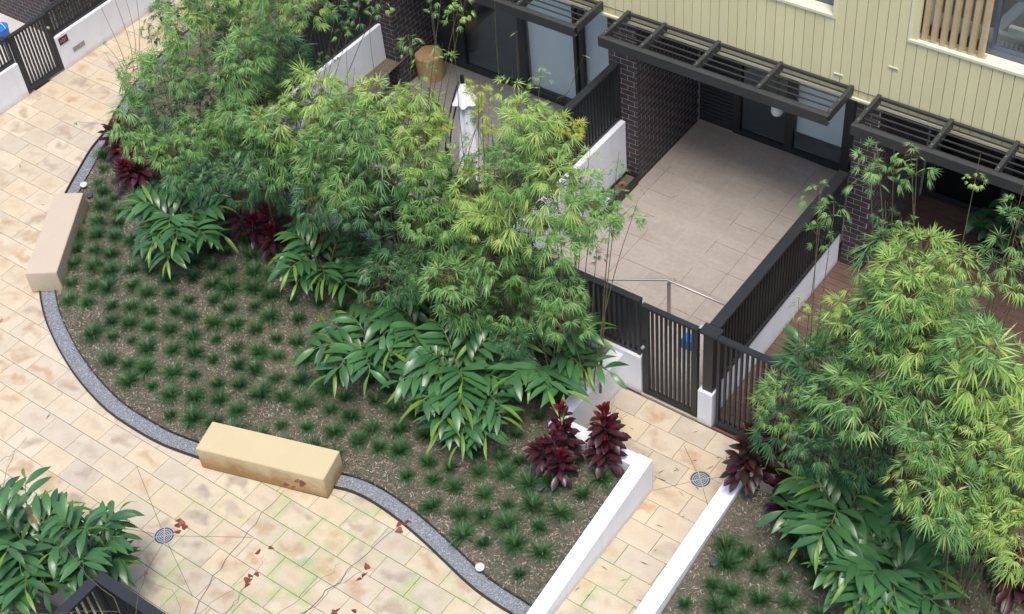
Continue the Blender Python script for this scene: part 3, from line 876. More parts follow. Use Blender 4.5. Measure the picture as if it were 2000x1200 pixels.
# ------------------------------------------------------------------ brick piers and walls
BW, BH, MJ = .235, .090, .011
def brick_wall(name, label, faces, core, group='dark brick party walls'):
    """faces: list of (axis, plane, a0, a1, z0, z1, outward sign). core boxes are the mortar body"""
    cx = (core[0][0] + core[1][0]) / 2; cy = (core[0][1] + core[1][1]) / 2
    root = thing(name, label, 'brick wall', (cx, cy, 0), group)
    m = MB(); m.box(core[0], core[1]); part('mortar', m, MORTAR, root)
    todo = []
    for fi, (ax, pl, a0, a1, z0, z1, sg) in enumerate(faces):
        row = 0; z = z0
        while z + BH < z1 + .001:
            a = a0 - (0 if row % 2 == 0 else (BW + MJ) / 2)
            while a < a1:
                u0, u1 = max(a, a0), min(a + BW, a1)
                if u1 - u0 > .03:
                    uc = (u0 + u1) / 2; P = (uc, pl, z) if ax == 'x' else (pl, uc, z)
                    if in_view(*P, mg=20): todo.append((proj(P)[2] * (1 if u1 - u0 > .15 else 1.02), ax, pl, sg, u0, u1, z))
                a += BW + MJ
            z += BH + MJ; row += 1
    todo.sort(key=lambda q: q[0]); cache = {}; rest = MB()
    for n, (d, ax, pl, sg, u0, u1, z) in enumerate(todo):
        L = round(u1 - u0, 3); pr = .0025
        d0, d1 = (-.012, pr) if sg > 0 else (-pr, .012)
        if n < 299:
            k = (ax, L, sg)
            if k not in cache:
                m = MB()
                if ax == 'x': m.box((-L / 2, d0, 0), (L / 2, d1, BH), ch=.002)
                else: m.box((d0, -L / 2, 0), (d1, L / 2, BH), ch=.002)
                cache[k] = m.mesh('brick', BRICK)
            uc = (u0 + u1) / 2
            P = Vector((uc, pl, z)) if ax == 'x' else Vector((pl, uc, z))
            link('brick', cache[k], root, P - root.location + Vector((R(-.001, .001), R(-.001, .001), 0)))
        else:
            if ax == 'x': rest.box((u0, pl + d0, z), (u1, pl + d1, z + BH), ch=.002)
            else: rest.box((pl + d0, u0, z), (pl + d1, u1, z + BH), ch=.002)
    if rest.v: o = part('more_bricks', rest, BRICK, root); o['kind'] = 'stuff'
    return root


ZS = 3.25
brick_wall('brick_wall', 'dark brick party wall left of the tiled patio',
           [('x', YC + .01, -11.405, -10.865, .01, ZS, -1), ('y', -10.865, YC + .012, 18.48, .01, ZS, 1)], ((-11.405, YC + .01, 0), (-10.865, 18.6, ZS)))
brick_wall('brick_wall', 'dark brick party wall between the tiled patio and the timber deck',
           [('x', YC + .01, -7.0, -6.62, .01, ZS, -1), ('y', -6.62, YC + .012, 18.6, .01, ZS, 1)], ((-7.0, YC + .01, 0), (-6.62, 18.7, ZS)))
brick_wall('brick_wall', 'dark brick corner wall beside the tan wicker stool',
           [('x', YC + .01, -16.75, -16.2, .01, ZS, -1), ('y', -16.2, YC + .012, 17.55, .01, ZS, 1)], ((-16.75, YC + .01, 0), (-16.2, 18.6, ZS)))
brick_wall('brick_wall', 'dark brick wall behind the fence at the upper left corner',
           [('x', 14.2, -26.2, -23.32, .01, 2.6, -1), ('y', -23.32, 14.21, 16.0, .01, 2.6, 1)], ((-26.2, 14.2, 0), (-23.32, 16.0, 2.6)))

# ------------------------------------------------------------------ upper storey
ZB = 3.30
bld = thing('apartment_building', 'apartment facade clad in cream vertical boards above the dark patios', 'building', (-8, YC, 0))
def bpart(name, mb, mat): return part(name, mb, mat, bld)
SILL = 4.63; WX0, WX1 = -6.28, 1.0; VX0, VX1 = -11.0, -7.50
b = MB(); b.box((-30, YC + .03, ZB), (2, YC + .2, SILL - .02)); b.box((-30, YC + .03, SILL - .02), (VX0, YC + .2, 9)); b.box((VX1, YC + .03, SILL - .02), (WX0, YC + .2, 9))
bpart('wall_core', b, simple('cladding_backing', (.10, .10, .06), .9))
PT = .1565
k0 = int((-19 - (-8.244)) / PT)
def board(x0, x1, z0, z1):
    key = (round(x1 - x0, 3), round(z1 - z0, 3))
    if key not in board.c:
        m = MB(); w_ = (x1 - x0) / 2
        m.box((-w_ + .0045, -.022, 0), (w_ - .0045, 0.028, z1 - z0)); board.c[key] = m.mesh('cladding_board', CLAD)
    link('cladding_board', board.c[key], bld, ((x0 + x1) / 2 + 8, 0, z0))
board.c = {}
for k in range(k0, 60):
    x0 = -8.244 + k * PT; x1 = x0 + PT
    if x0 > -1.5 or x0 < -13.6: continue
    xm = (x0 + x1) / 2
    if xm > WX0: board(x0, x1, ZB + .05, SILL - .05)
    elif xm < VX1 and xm > VX0: board(x0, x1, ZB + .05, SILL - .05)
    else: board(x0, x1, ZB + .05, 9.0)
b = MB(); b.box((-13.6, YC - .045, ZB), (-1.5, YC + .03, ZB + .045), ch=.008); bpart('base_flashing', b, TRIM)
b = MB(); b.box((-13.6, YC - .030, ZB + .175), (-1.5, YC - .0225, ZB + .185)); bpart('drip_line', b, simple('dull_green_trim', (.2, .2, .13), .6))
# windows
def window(x0, x1, label, fins=False):
    zt = 6.6
    wn = MB(); wn.box((x0 - .06, YC - .045, SILL - .048), (x1, YC + .17, SILL), ch=.006); o = bpart('window_sill', wn, TRIM)
    m = MB()
    if not fins: m.box((x1 - .0, YC - .035, SILL - .06), (x1 + .05, YC + .17, zt), ch=.0)
    else: m.box((x0 - .08, YC - .035, SILL - .06), (x0 - .03, YC + .17, zt))
    bpart('window_trim', m, TRIM)
    f = MB()
    f.box((x0, YC + .17, SILL), (x1, YC + .23, SILL + .09)); f.box((x0, YC + .18, SILL + .09), (x1, YC + .21, SILL + .15))
    xs = [x0, x1 - .05] if not fins else [x0, -5.26, -4.2, -3.1]
    for x in xs: f.box((x, YC + .172, SILL + .15), (x + .05, YC + .225, zt))
    f.box((x0, YC + .172, 5.55), (x1, YC + .215, 5.60))
    wd = bpart('window', f, simple('blue_grey_frame', (.12, .14, .19), .35, .3))
    gm = MB(); gm.box((x0 + .05, YC + .195, SILL + .151), (x1 - .05, YC + .201, zt)); c = gm.mesh('pane', GLASSD)
    link('pane', c, wd)
    im = MB(); im.box((x0, YC + .9, SILL - .2), (x1, YC + 1.0, zt + .3)); im.box((x0, YC + .23, SILL - .2), (x1, YC + .9, SILL - .1)); bpart('room_interior', im, INT)
    return wd


window(VX0, VX1, '', False)
wd = window(WX0, WX1, '', True)
# curtain strips seen through the glass
m = MB()
for k in range(9): m.box((-4.95 + k * .13, YC + .5, SILL + .32), (-4.88 + k * .13, YC + .52, 6.4))
m.box((-5.15, YC + .42, SILL + .22), (-3.6, YC + .5, SILL + .32))
bpart('vertical_blind', m, simple('blind_cream', (.45, .47, .40), .7))
fin_x = [(-6.16 + k * .136) for k in range(7)]
m = MB(); w2 = .052
m.prism([(-.058, .03), (-.022, -.045), (.036, -.038), (.058, .008), (.018, .045)], 0, 2.0)
fm = m.mesh('shade_fin', FIN)
for x in fin_x: link('shade_fin', fm, bld, (x + 8, .055, SILL + .012))
m = MB(); m.box((-6.22, YC + .02, SILL + .002), (-5.26, YC + .115, SILL + .011)); bpart('fin_track', m, simple('fin_track_grey', (.40, .38, .30), .6))
# little slot vents
for px, py in ((1638, 148), (1745, 135)):
    p = at(px, py, y=YC - .02)
    v = MB(); v.box((p.x - .075, YC - .032, p.z - .01), (p.x + .075, YC - .0225, p.z + .035)); o = bpart('vent_slot', v, TRIM)
    v = MB(); v.box((p.x - .07, YC - .036, p.z + .004), (p.x + .07, YC - .0325, p.z + .014)); bpart('vent_gap', v, simple('vent_gap_dark', (.1, .09, .05), .8))
# soffits and rooms behind the patio glazing
m = MB(); m.box((-30, YC + .21, ZS + .002), (2, 24, ZS + .12)); bpart('soffit', m, SOFF)
# tiled patio glazing
YA = 18.5
def frames(rects, y0, y1, name='glazing_frame', mat=FRAME):
    m = MB()
    for (a, b_, c, d) in rects: m.box((a, y0, c), (b_, y1, d))
    return bpart(name, m, mat)
frames([(-10.16, -10.03, .01, ZS), (-9.14, -8.99, .01, ZS), (-8.06, -7.90, .01, ZS), (-10.03, -9.14, .01, .09), (-8.99, -8.06, .01, .09), (-7.90, -7.0, .01, .09)], YA, YA + .10)
def pane(x0, x1, z0, z1, y, mat):
    m = MB(); m.box((x0, y, z0), (x1, y + .008, z1)); return bpart('pane', m, mat)
pane(-10.03, -9.14, .09, ZS, YA + .05, GLASSD); pane(-8.99, -8.06, .09, ZS, YA + .05, GLASS); pane(-7.90, -7.0, .09, ZS, YA + .05, GLASS)
def blind(x0, x1, z0, z1, y):
    m = MB(); m.box((x0, y, z0), (x1, y + .01, z1)); bpart('roller_blind', m, BLIND)
blind(-9.0, -8.02, .38, ZS, YA + .18); blind(-7.9, -7.0, .09, ZS, YA + .18)
m = MB(); k = 0
lb_mesh = MB(); lb_mesh.box((-.345, 0, 0), (.345, .02, .075), ch=.002); lm = lb_mesh.mesh('louvre_board', LOUV)
z = .02
while z < ZS - .08:
    link('louvre_board', lm, bld, (-10.51 + 8, YA + .02 - YC, z), (radians(6), 0, 0)); z += .085
m.box((-10.855, YA + .045, 0), (-10.16, YA + .1, ZS)); bpart('louvre_backing', m, FRAME)
m = MB(); m.box((-10.85, 21, -.02), (-6.9, 21.1, ZS)); m.box((-10.85, YA + .11, -.02), (-6.9, 21, .0)); m.box((-16.2, 20.4, -.02), (-11.42, 20.5, ZS)); m.box((-16.2, 17.72, -.02), (-11.42, 20.4, .0)); m.box((-6.6, 21, -.02), (1, 21.1, ZS)); m.box((-6.6, 18.82, -.02), (1, 21, .0))
bpart('room_interior', m, INT)
# parasol patio glazing at y 17.6
Yc = 17.6
cx = [at(895, 100, y=Yc).x, at(912, 137, y=Yc).x, at(1010, 60, y=Yc).x, at(1027, 155, y=Yc).x, at(1120, 100, y=Yc).x, at(1143, 180, y=Yc).x]
frames([(-15.80, -15.50, .01, ZS), (-14.17, -14.04, .01, ZS), (-12.93, -12.86, .01, ZS), (-12.80, -12.73, .01, ZS), (-15.50, -14.17, .01, .10), (-14.04, -12.93, .01, .10), (-12.73, -11.41, .01, .1)], Yc, Yc + .10)
pane(-15.50, -14.17, .1, ZS, Yc + .05, GLASSD); pane(-14.04, -12.93, .1, ZS, Yc + .05, GLASS); pane(-12.73, -11.41, .1, ZS, Yc + .05, GLASS)
blind(-14.04, -12.93, .1, ZS, Yc + .16); blind(-12.86, -11.41, .1, ZS, Yc + .16)
z = .02
lb2 = MB(); lb2.box((-.195, 0, 0), (.195, .02, .075), ch=.002); lm2 = lb2.mesh('louvre_board', LOUV)
while z < ZS - .08:
    link('louvre_board', lm2, bld, (-16.0 + 8, Yc + .02 - YC, z), (radians(6), 0, 0)); z += .085
# deck glazing
Yd = 18.7
frames([(-6.6, -6.42, .01, ZS), (-5.32, -5.2, .01, ZS), (-3.8, -3.68, .01, ZS), (-6.42, -5.32, .01, .08), (-5.2, -3.8, .01, .08)], Yd, Yd + .1)
TEAL = m_glass('teal_tinted_glass', (.20, .34, .36), .05)
pane(-6.42, -5.32, .08, ZS, Yd + .05, TEAL); pane(-5.2, -3.8, .08, ZS, Yd + .05, TEAL); pane(-3.68, 0.5, .08, ZS, Yd + .05, TEAL)

# ------------------------------------------------------------------ pergolas
def pergola(label, x0, x1, rafters):
    z1 = 3.55; YF = 15.6
    root = thing('pergola', label, 'pergola', ((x0 + x1) / 2, YC, 3.4), 'charcoal steel pergola awnings over the patios')
    b = MB(); b.box((x0, YF, z1 - .165), (x1, YF + .012, z1)); b.box((x0, YF + .012, z1 - .012), (x1, YF + .085, z1)); b.box((x0, YF + .012, z1 - .165), (x1, YF + .085, z1 - .153))
    part('front_beam', b, DARKP, root)
    for x in rafters:
        b = MB(); b.box((x - .03, YF + .087, z1 - .14), (x + .03, YC - .048, z1 + .012), ch=.004); part('rafter', b, DARKP, root)
        b = MB()
        for yy in (YF + .16, YF + .42):
            b.box((x - .006, yy, z1 + .0125), (x + .006, yy + .012, z1 + .016))
        part('bolt_head', b, STEEL, root)
    for k, y in enumerate([YF + .14 + i * .135 for i in range(5)]):
        b = MB()
        for a, c in zip(rafters, rafters[1:]): b.box((a + .039, y, z1 - .062), (c - .039, y + .016, z1 - .042))
        part('cross_bar', b, DARKP, root)
    b = MB(); b.box((min(x0, rafters[0]), YC - .12, z1 - .06), (rafters[-1], YC - .085, z1 - .02)) if False else None
    for a, c in zip(rafters, rafters[1:]):
        b.box((a + .039, YC - .105, z1 - .05), (c - .039, YC - .06, z1 - .005))
    part('wall_bar', b, DARKP, root)
    return root


pergola('charcoal pergola awning above the empty tiled patio', -10.98, -7.045, [-10.94, -10.27, -9.31, -8.24, -7.085])
pergola('charcoal pergola awning above the parasol patio', -16.1, -11.42, [-16.05, -14.95, -13.8, -12.6, -11.46])
pergola('charcoal pergola awning above the timber deck at right', -6.69, -2.0, [-6.65, -5.54, -4.58, -3.5, -2.4])

# ------------------------------------------------------------------ patio objects
RAILM = simple('dull_steel', (0.36, 0.34, 0.32), 0.4, 0.5, 0.08)
t = thing('handrail', 'stainless steel handrail on a square post behind the gate', 'handrail', (-8.62, 13.8, 0))
b = MB(); b.tube([(-9.75, 13.15, 1.0), (-9.38, 13.356, 1.0), (-8.62, 13.81, 1.0), (-7.21, 13.81, 1.0)], .021, 10); part('rail', b, RAILM, t, True)
for x, y in ((-8.60, 13.83), (-9.42, 13.33)):
    b = MB(); b.box((x - .022, y - .022, .003), (x + .022, y + .022, .93)); part('post', b, RAILM, t)
    b = MB(); b.tube([(x, y, .93), (x, y, .985)], .008, 8); part('bracket', b, STEEL, t)
p = at(1345, 668, z=.45)
t = thing('bottle_crate', 'blue and white plastic tub standing behind the gate slats', 'tub', (p.x, p.y, 0))
b = MB(); b.box((p.x - .08, p.y - .08, .004), (p.x + .08, p.y + .08, .36), ch=.01); part('body', b, WHITEP, t)
b = MB(); b.box((p.x - .085, p.y - .085, .362), (p.x + .085, p.y + .085, .56), ch=.02); part('lid', b, BLUEP, t)
# trough with succulents
t = thing('planter_trough', 'black trough planter with succulents at the foot of the white wall', 'planter', (-10.98, 15.95, 0))
b = MB()
b.box((-11.09, 15.3, .004), (-10.84, 16.44, .03)); b.box((-11.09, 15.3, .03), (-11.065, 16.44, .2)); b.box((-10.865, 15.3, .03), (-10.84, 16.44, .2)); b.box((-11.065, 15.3, .03), (-10.865, 15.325, .2)); b.box((-11.065, 16.415, .03), (-10.865, 16.44, .2))
part('trough', b, BLACKP, t)
b = MB(); b.box((-11.064, 15.326, .03), (-10.866, 16.414, .15)); part('soil', b, SOIL, t)
for (y, r, c) in ((15.55, .09, (.35, .5, .45)), (15.85, .1, (.10, .22, .14)), (16.12, .08, (.25, .12, .05)), (15.68, .06, (.7, .8, .85))):
    m = MB()
    for ring, (n_, el) in enumerate(((8, .35), (7, .75), (5, 1.15))):
        for k in range(n_):
            a = 2 * pi * k / n_ + ring * .4; d = Vector((cos(a) * cos(el), sin(a) * cos(el), sin(el))); s_ = Vector((-sin(a), cos(a), 0)); L = r * (1 - .15 * ring)
            o_ = Vector((-10.965, y, .155)); m.face([o_, o_ + d * L * .6 + s_ * L * .22, o_ + d * L, o_ + d * L * .6 - s_ * L * .22])
    part('succulent', m, simple('succulent', c, .5), t)
# closed parasol
pt, pb = at(903, 178, z=2.25), Vector((-13.42, 14.75, .45))
pt = Vector((-13.25, 14.90, 2.25)); pb = Vector((-13.10, 14.70, .5))
t = thing('parasol', 'closed white cantilever parasol hanging from a curved black arm', 'parasol', (-13.6, 14.6, 0))
b = MB(); rings = []; N = 28
for i in range(13):
    f = i / 12; c = pt.lerp(pb, f); r = .04 + .17 * f ** .8
    base = len(b.v); rings.append(base)
    for k in range(N):
        a = 2 * pi * k / N; rr = r * (1 + .28 * cos(a * 7 + f * 1.5) * (.3 + f)); b.v.append((c.x + rr * cos(a), c.y + rr * sin(a), c.z))
for a_, c_ in zip(rings, rings[1:]):
    for k in range(N): b.f.append((a_ + k, a_ + (k + 1) % N, c_ + (k + 1) % N, c_ + k)); b.m.append(0)
part('canopy', b, CANV, t, True)
b = MB(); rings = []
for i in range(4):
    f = i / 3; c = pt.lerp(pb, f * .2) + Vector((0, 0, .03)); r = .03 + .16 * f
    base = len(b.v); rings.append(base)
    for k in range(N):
        a = 2 * pi * k / N; rr = r * (1 + .22 * cos(a * 6) * f); b.v.append((c.x + rr * cos(a), c.y + rr * sin(a), c.z))
for a_, c_ in zip(rings, rings[1:]):
    for k in range(N): b.f.append((a_ + k, a_ + (k + 1) % N, c_ + (k + 1) % N, c_ + k)); b.m.append(0)
part('top_flap', b, CANV, t, True)
arm = [at(874, 300, y=14.62), at(876, 262, y=14.65), at(881, 232, y=14.72), at(888, 200, y=14.80), at(895, 175, y=14.86), at(900, 160, y=14.9)]
for dx in (-.035, .035):
    b = MB(); b.tube([p_ + Vector((dx, dx * .5, 0)) for p_ in arm], .014, 8); part('arm', b, BLACKP, t, True)
b = MB(); b.tube([(-13.25, 14.9, 2.25), (-13.25, 14.9, 2.42)], .035, 10); part('hub', b, BLACKP, t)
b = MB(); b.tube([(arm[0].x, arm[0].y, .05), (arm[0].x, arm[0].y, arm[0].z + .1)], .04, 12); part('mast', b, BLACKP, t)
b = MB(); b.box((arm[0].x - .25, arm[0].y - .25, .004), (arm[0].x + .25, arm[0].y + .25, .09), ch=.01); part('base', b, BLACKP, t)
# wicker stool
p = at(848, 132, z=0); p = Vector((p.x + .12, min(p.y, 17.1), 0))
t = thing('wicker_stool', 'round tan wicker stool against the dark wall of the parasol patio', 'stool', (p.x, p.y, 0))
b = MB(); b.lathe([(.26, .004), (.265, .1), (.27, .25), (.27, .40), (.265, .50)], (p.x, p.y, 0), 28); part('body', b, RATTAN, t, True)
b = MB(); b.lathe([(.268, .50), (.255, .525), (.0, .53)], (p.x, p.y, 0), 28); part('seat', b, RATTAN, t)
# pendant lamp
p = at(1518, 214, y=17.6)
t = thing('pendant_lamp', 'white round pendant lamp hanging over the tiled patio', 'lamp', (p.x, p.y, p.z))
b = MB(); b.lathe([(.03, .12), (.09, .10), (.10, .04), (.105, -.04), (.08, -.09), (0, -.11)], (p.x, p.y, p.z), 24, cap0=True); part('shade', b, WHITEP, t, True)
b = MB(); b.tube([(p.x, p.y, p.z + .12), (p.x, p.y, ZS)], .006, 6); part('cord', b, BLACKP, t)
# blue tub at the left edge
p = at(2, 62, z=.25)
t = thing('blue_tub', 'bright blue round tub behind the fence at the left edge', 'tub', (p.x, p.y, .004))
b = MB(); b.lathe([(.14, .004), (.17, .34), (.18, .36), (.165, .36), (.0, .33)], (p.x, p.y, 0), 24, cap0=True); part('body', b, BLUEP, t, True)
b = MB(); b.tube([(p.x + .17 * cos(a), p.y + .03, .34 + .12 * sin(a)) for a in [k * pi / 8 for k in range(9)]], .006, 5); part('handle', b, WHITEP, t)
# garden lights
def glight(px, py, label, white):
    q = at(px, py, z=.12); z = soil1(q.x, q.y) if inpoly(q.x, q.y, BED1) else (soil2(q.x, q.y) if inpoly(q.x, q.y, BED2) else .02)
    q = at(px, py, z=z + .1)
    t = thing('garden_light', label, 'garden light', (q.x, q.y, z), 'small round garden lights')
    b = MB(); b.lathe([(.035, -.02), (.04, .06)], (q.x, q.y, z), 16); part('stake', b, BLACKP, t)
    b = MB(); b.lathe([(.062, .055), (.066, .075), (.062, .10), (.0, .105)] if white else [(.06, .055), (.06, .085), (.052, .09), (.0, .088)], (q.x, q.y, z), 20, cap0=True); part('head', b, WHITEP if white else simple('grey_light_cap', (.06, .06, .07), .4), t, white)


glight(163, 359, 'white round garden light behind the pale bench', True)
glight(937, 1106, 'white round garden light beside the gravel curve at the bottom', True)
glight(174, 379, 'dark round garden light beside the white one behind the pale bench', False)
glight(1054, 950, 'dark round garden light below the red cordylines', False)
glight(1395, 1096, 'dark grey round garden light right of the entry path', False)
# white pot
t = thing('flower_pot', 'round white pot with dry twigs behind the red cordyline', 'pot', (-8.12, 11.35, 0))
b = MB(); b.lathe([(.14, .004), (.19, .38), (.205, .40), (.185, .40), (.175, .34), (.0, .33)], (-8.12, 11.35, 0), 28, cap0=True); part('pot', b, simple('cream_pot', (.62, .55, .45), .5), t, True)
b = MB(); random.seed(5)
for _ in range(60):
    a = R(0, 6.28); l = R(.1, .3); s0 = Vector((-8.12 + R(-.1, .1), 11.35 + R(-.1, .1), .33)); e = s0 + Vector((cos(a) * l, sin(a) * l, R(.05, .22))); m_ = s0.lerp(e, .5) + Vector((0, 0, .05)); b.tube([s0, m_, e], .004, 3)
part('dry_twigs', b, simple('dry_twig', (.30, .24, .15), .9), t)

# ------------------------------------------------------------------ bamboo
def bamboo_cluster(seed, mat, nf=54, rad=.34, ls=1.0):
    random.seed(seed); b = MB()
    for k in range(nf):
        a = R(0, 2 * pi); u = R(-.7, 1.0); rr = sqrt(max(0, 1 - u * u)) * R(.6, 1.0)
        c = Vector((cos(a) * rr * rad, sin(a) * rr * rad, u * rad * .8))
        h = Vector((cos(a), sin(a), 0)); side = Vector((-sin(a), cos(a), 0))
        star = random.random() < .25 + .35 * max(0, u)
        if star:
            ax = (h * R(.2, .9) + Vector((R(-.3, .3), R(-.3, .3), R(-.1, .5)))).normalized(); side = ax.cross(Vector((R(-.3, .3), R(-.3, .3), 1))).normalized(); spread = radians(R(85, 120)); n = random.randint(8, 11)
        else:
            ax = (h * R(.5, 1.0) + Vector((0, 0, R(-1.1, -.15)))).normalized(); spread = radians(R(38, 72)); n = random.randint(6, 9)
        L0 = R(.13, .26) * ls
        for i in range(n):
            an = -spread + 2 * spread * i / (n - 1) + R(-.09, .09)
            d = ax * cos(an) + side * sin(an); d.z -= .12 * abs(sin(an)) + R(0, .12); d.normalize()
            L = L0 * (1 - .25 * abs(an) / spread) * R(.82, 1.1); W = R(.0078, .0112) * ls
            sd = d.cross(Vector((0, 0, 1)))
            if sd.length < .25: sd = side
            sd.normalize(); up = sd.cross(d)
            if up.z < 0: up = -up
            p0 = c + d * .012; pm = c + d * L * .42 - up * .004; tip = c + d * L - Vector((0, 0, L * .10))
            q1 = c + d * L * .36 + sd * W + up * W * .3; q2 = c + d * L * .36 - sd * W + up * W * .3
            n0 = len(b.v); b.v += [tuple(p0), tuple(q1), tuple(tip), tuple(q2), tuple(pm)]
            b.f += [(n0, n0 + 4, n0 + 1), (n0 + 4, n0 + 2, n0 + 1), (n0, n0 + 3, n0 + 4), (n0 + 4, n0 + 3, n0 + 2)]; b.m += [0] * 4
        tw = Vector((c.x * .25, c.y * .25, c.z * .4 - .05)); sdv = (c - tw).cross(Vector((0, 0, 1)))
        if sdv.length > .01:
            sdv = sdv.normalized() * .0025; b.face([tw - sdv, tw + sdv, c + sdv * .5, c - sdv * .5], 1)
    return b.mesh('leaf_cluster', [mat, CULM])


CL = {(m, v): bamboo_cluster(500 + v * 7 + m, BAMB[m], (54, 70, 44, 60)[v], (.34, .36, .38, .32)[v], (.92, .74, 1.1, .84)[v]) for m in range(4) for v in range(4)}
CLS = {(m, v): bamboo_cluster(900 + v * 7 + m, BAMB[m], 12, .3) for m in range(4) for v in range(3)}


def yel(L, y=11.9): return [(a, c, y, s_, 3, True) for a, c, s_ in L]


def clump(label, base_px, tufts_, sparse=(), yb=11.7, extra_culms=0, fz=soil1, grp='bamboo clumps along the fences'):
    """tufts_: list of (px,py,y,scale,mat)"""
    q = at(base_px[0], base_px[1], y=yb); bx_, by_ = q.x, yb; z0 = fz(bx_, by_)
    t = thing('bamboo', label, 'bamboo', (bx_, by_, z0), grp)
    for n_, (px, py, yy, s, m, sp) in enumerate(tufts_):
        P = at(px, py, y=yy)
        if P.z < z0 + .35: P = at(px, py, z=z0 + R(.35, .6))
        me = (CLS if sp else CL)[(m, random.randint(0, 2 if sp else 3))]
        link('leaf_cluster', me, t, P - t.location, (R(-.25, .25), R(-.25, .25), R(0, 6.28)), (s, s, s * R(.8, 1.15)))
        if n_ % 2 == 0 or sp:
            B = Vector((bx_ + (P.x - bx_) * .45 + R(-.25, .25), by_ + (P.y - by_) * .3 + R(-.2, .2), z0))
            c1 = B.lerp(P, .5); c1.x = B.x * .75 + P.x * .25; c1.y = B.y * .75 + P.y * .25
            pts = []
            for i in range(8):
                f = i / 7; pts.append(B * (1 - f) ** 2 + c1 * 2 * f * (1 - f) + P * f * f)
            top = pts[-1] + (pts[-1] - pts[-2]).normalized() * R(.1, .35); pts.append(top)
            b = MB(); b.tube([p_ - t.location for p_ in pts], [.012 - .0095 * i / 8 for i in range(9)], 5)
            link('culm', b.mesh('culm', CULM), t)
    return t


UNI = []; MG = 26


def sample(poly, dmin, seed, yfun, mfun, s=(0.85, 1.25)):
    random.seed(seed); P = []; xs = [p[0] for p in poly]; ys = [p[1] for p in poly]
    for _ in range(2500):
        x, y = R(min(xs), max(xs)), R(min(ys), max(ys))
        if not inpoly(x, y, poly): continue
        if UNI and any(not any(inpoly(x + MG * ca, y + MG * sa, q) for q in UNI) for ca, sa in ((1, 0), (-1, 0), (0, 1), (0, -1), (.7, .7), (-.7, .7), (.7, -.7), (-.7, -.7))) and y > 25: continue
        if any((x - a[0]) ** 2 + (y - a[1]) ** 2 < dmin * dmin for a in P): continue
        P.append((x, y))
    out_ = []
    for x, y in P:
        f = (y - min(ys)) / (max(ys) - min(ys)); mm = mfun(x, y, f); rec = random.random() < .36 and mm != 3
        out_.append((x, y, yfun(f) + (R(.35, .8) if rec else R(-.55, .05)), R(*s) * (1.0 if rec else 1.04), max(0, mm - 1) if rec else mm, False))  # recessed tufts take a darker leaf: inner shade put into the colour
    return out_


def near(x, y, L, r): return any((x - a) ** 2 + (y - c) ** 2 < r * r for a, c in L)


YEL = [(500, 172), (478, 215), (845, 225), (835, 275), (945, 190), (965, 230), (1110, 245), (1825, 492), (905, 335), (1815, 470)]
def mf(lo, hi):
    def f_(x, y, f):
        r = random.random(); v = lo + (hi - lo) * (1 - f) + R(-.55, .55)  # higher tufts get lighter leaves: light on the clump tops put into the colour
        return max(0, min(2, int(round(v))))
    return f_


PA1 = [(238, 185), (285, 70), (285, 20), (400, -40), (480, -40), (470, 120), (450, 250), (420, 390), (330, 370), (232, 320)]
PA2 = [(480, -20), (600, -20), (600, 60), (590, 150), (500, 180), (500, 330), (490, 405), (420, 370), (450, 250), (470, 120)]
PB1 = [(510, 190), (600, 145), (680, 170), (680, 300), (660, 430), (570, 428), (490, 418), (500, 330)]
PB2 = [(680, 170), (760, 150), (815, 185), (830, 300), (800, 400), (720, 430), (660, 430), (680, 300)]
PC1 = [(800, 195), (855, 190), (872, 270), (890, 320), (900, 420), (860, 500), (800, 600), (720, 560), (640, 480), (700, 430), (800, 400)]
PD1 = [(905, 330), (975, 280), (985, 185), (1060, 190), (1110, 250), (1060, 340), (1060, 470), (1000, 520), (960, 690), (880, 640), (800, 600), (860, 500), (900, 420)]
PD2 = [(1110, 280), (1150, 330), (1195, 400), (1160, 470), (1120, 450), (1100, 520), (1160, 570), (1175, 620), (1130, 670), (1060, 640), (1000, 690), (960, 690), (1000, 520), (1060, 470), (1060, 340)]
UNI = [PA1, PA2, PB1, PB2, PC1, PD1, PD2]
yA = lambda f: 12.1 - 1.0 * f
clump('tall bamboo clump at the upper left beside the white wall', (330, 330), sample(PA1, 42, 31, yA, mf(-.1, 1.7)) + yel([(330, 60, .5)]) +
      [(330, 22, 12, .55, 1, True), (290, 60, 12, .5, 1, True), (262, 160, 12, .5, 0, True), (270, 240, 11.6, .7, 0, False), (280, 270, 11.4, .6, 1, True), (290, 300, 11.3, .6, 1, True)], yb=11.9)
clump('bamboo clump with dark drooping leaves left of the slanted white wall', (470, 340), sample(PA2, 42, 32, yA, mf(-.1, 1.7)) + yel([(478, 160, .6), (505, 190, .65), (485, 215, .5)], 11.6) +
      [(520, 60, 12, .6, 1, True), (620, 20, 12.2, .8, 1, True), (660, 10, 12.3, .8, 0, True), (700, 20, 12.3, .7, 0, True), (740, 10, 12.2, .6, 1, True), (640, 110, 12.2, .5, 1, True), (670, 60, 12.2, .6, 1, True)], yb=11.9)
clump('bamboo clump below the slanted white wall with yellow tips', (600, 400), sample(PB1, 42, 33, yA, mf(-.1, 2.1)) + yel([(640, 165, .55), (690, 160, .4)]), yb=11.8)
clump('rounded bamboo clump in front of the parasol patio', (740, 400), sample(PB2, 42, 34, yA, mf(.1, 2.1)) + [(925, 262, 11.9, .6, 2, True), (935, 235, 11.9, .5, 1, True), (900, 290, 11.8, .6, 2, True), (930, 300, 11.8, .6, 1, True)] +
      [(805, 90, 12.1, .6, 1, True), (860, 110, 12.0, .55, 2, True), (825, 130, 12, .6, 1, True), (860, 10, 11.9, .6, 1, True), (905, 15, 11.9, .6, 2, True), (890, 35, 11.9, .5, 1, True)], yb=11.8)
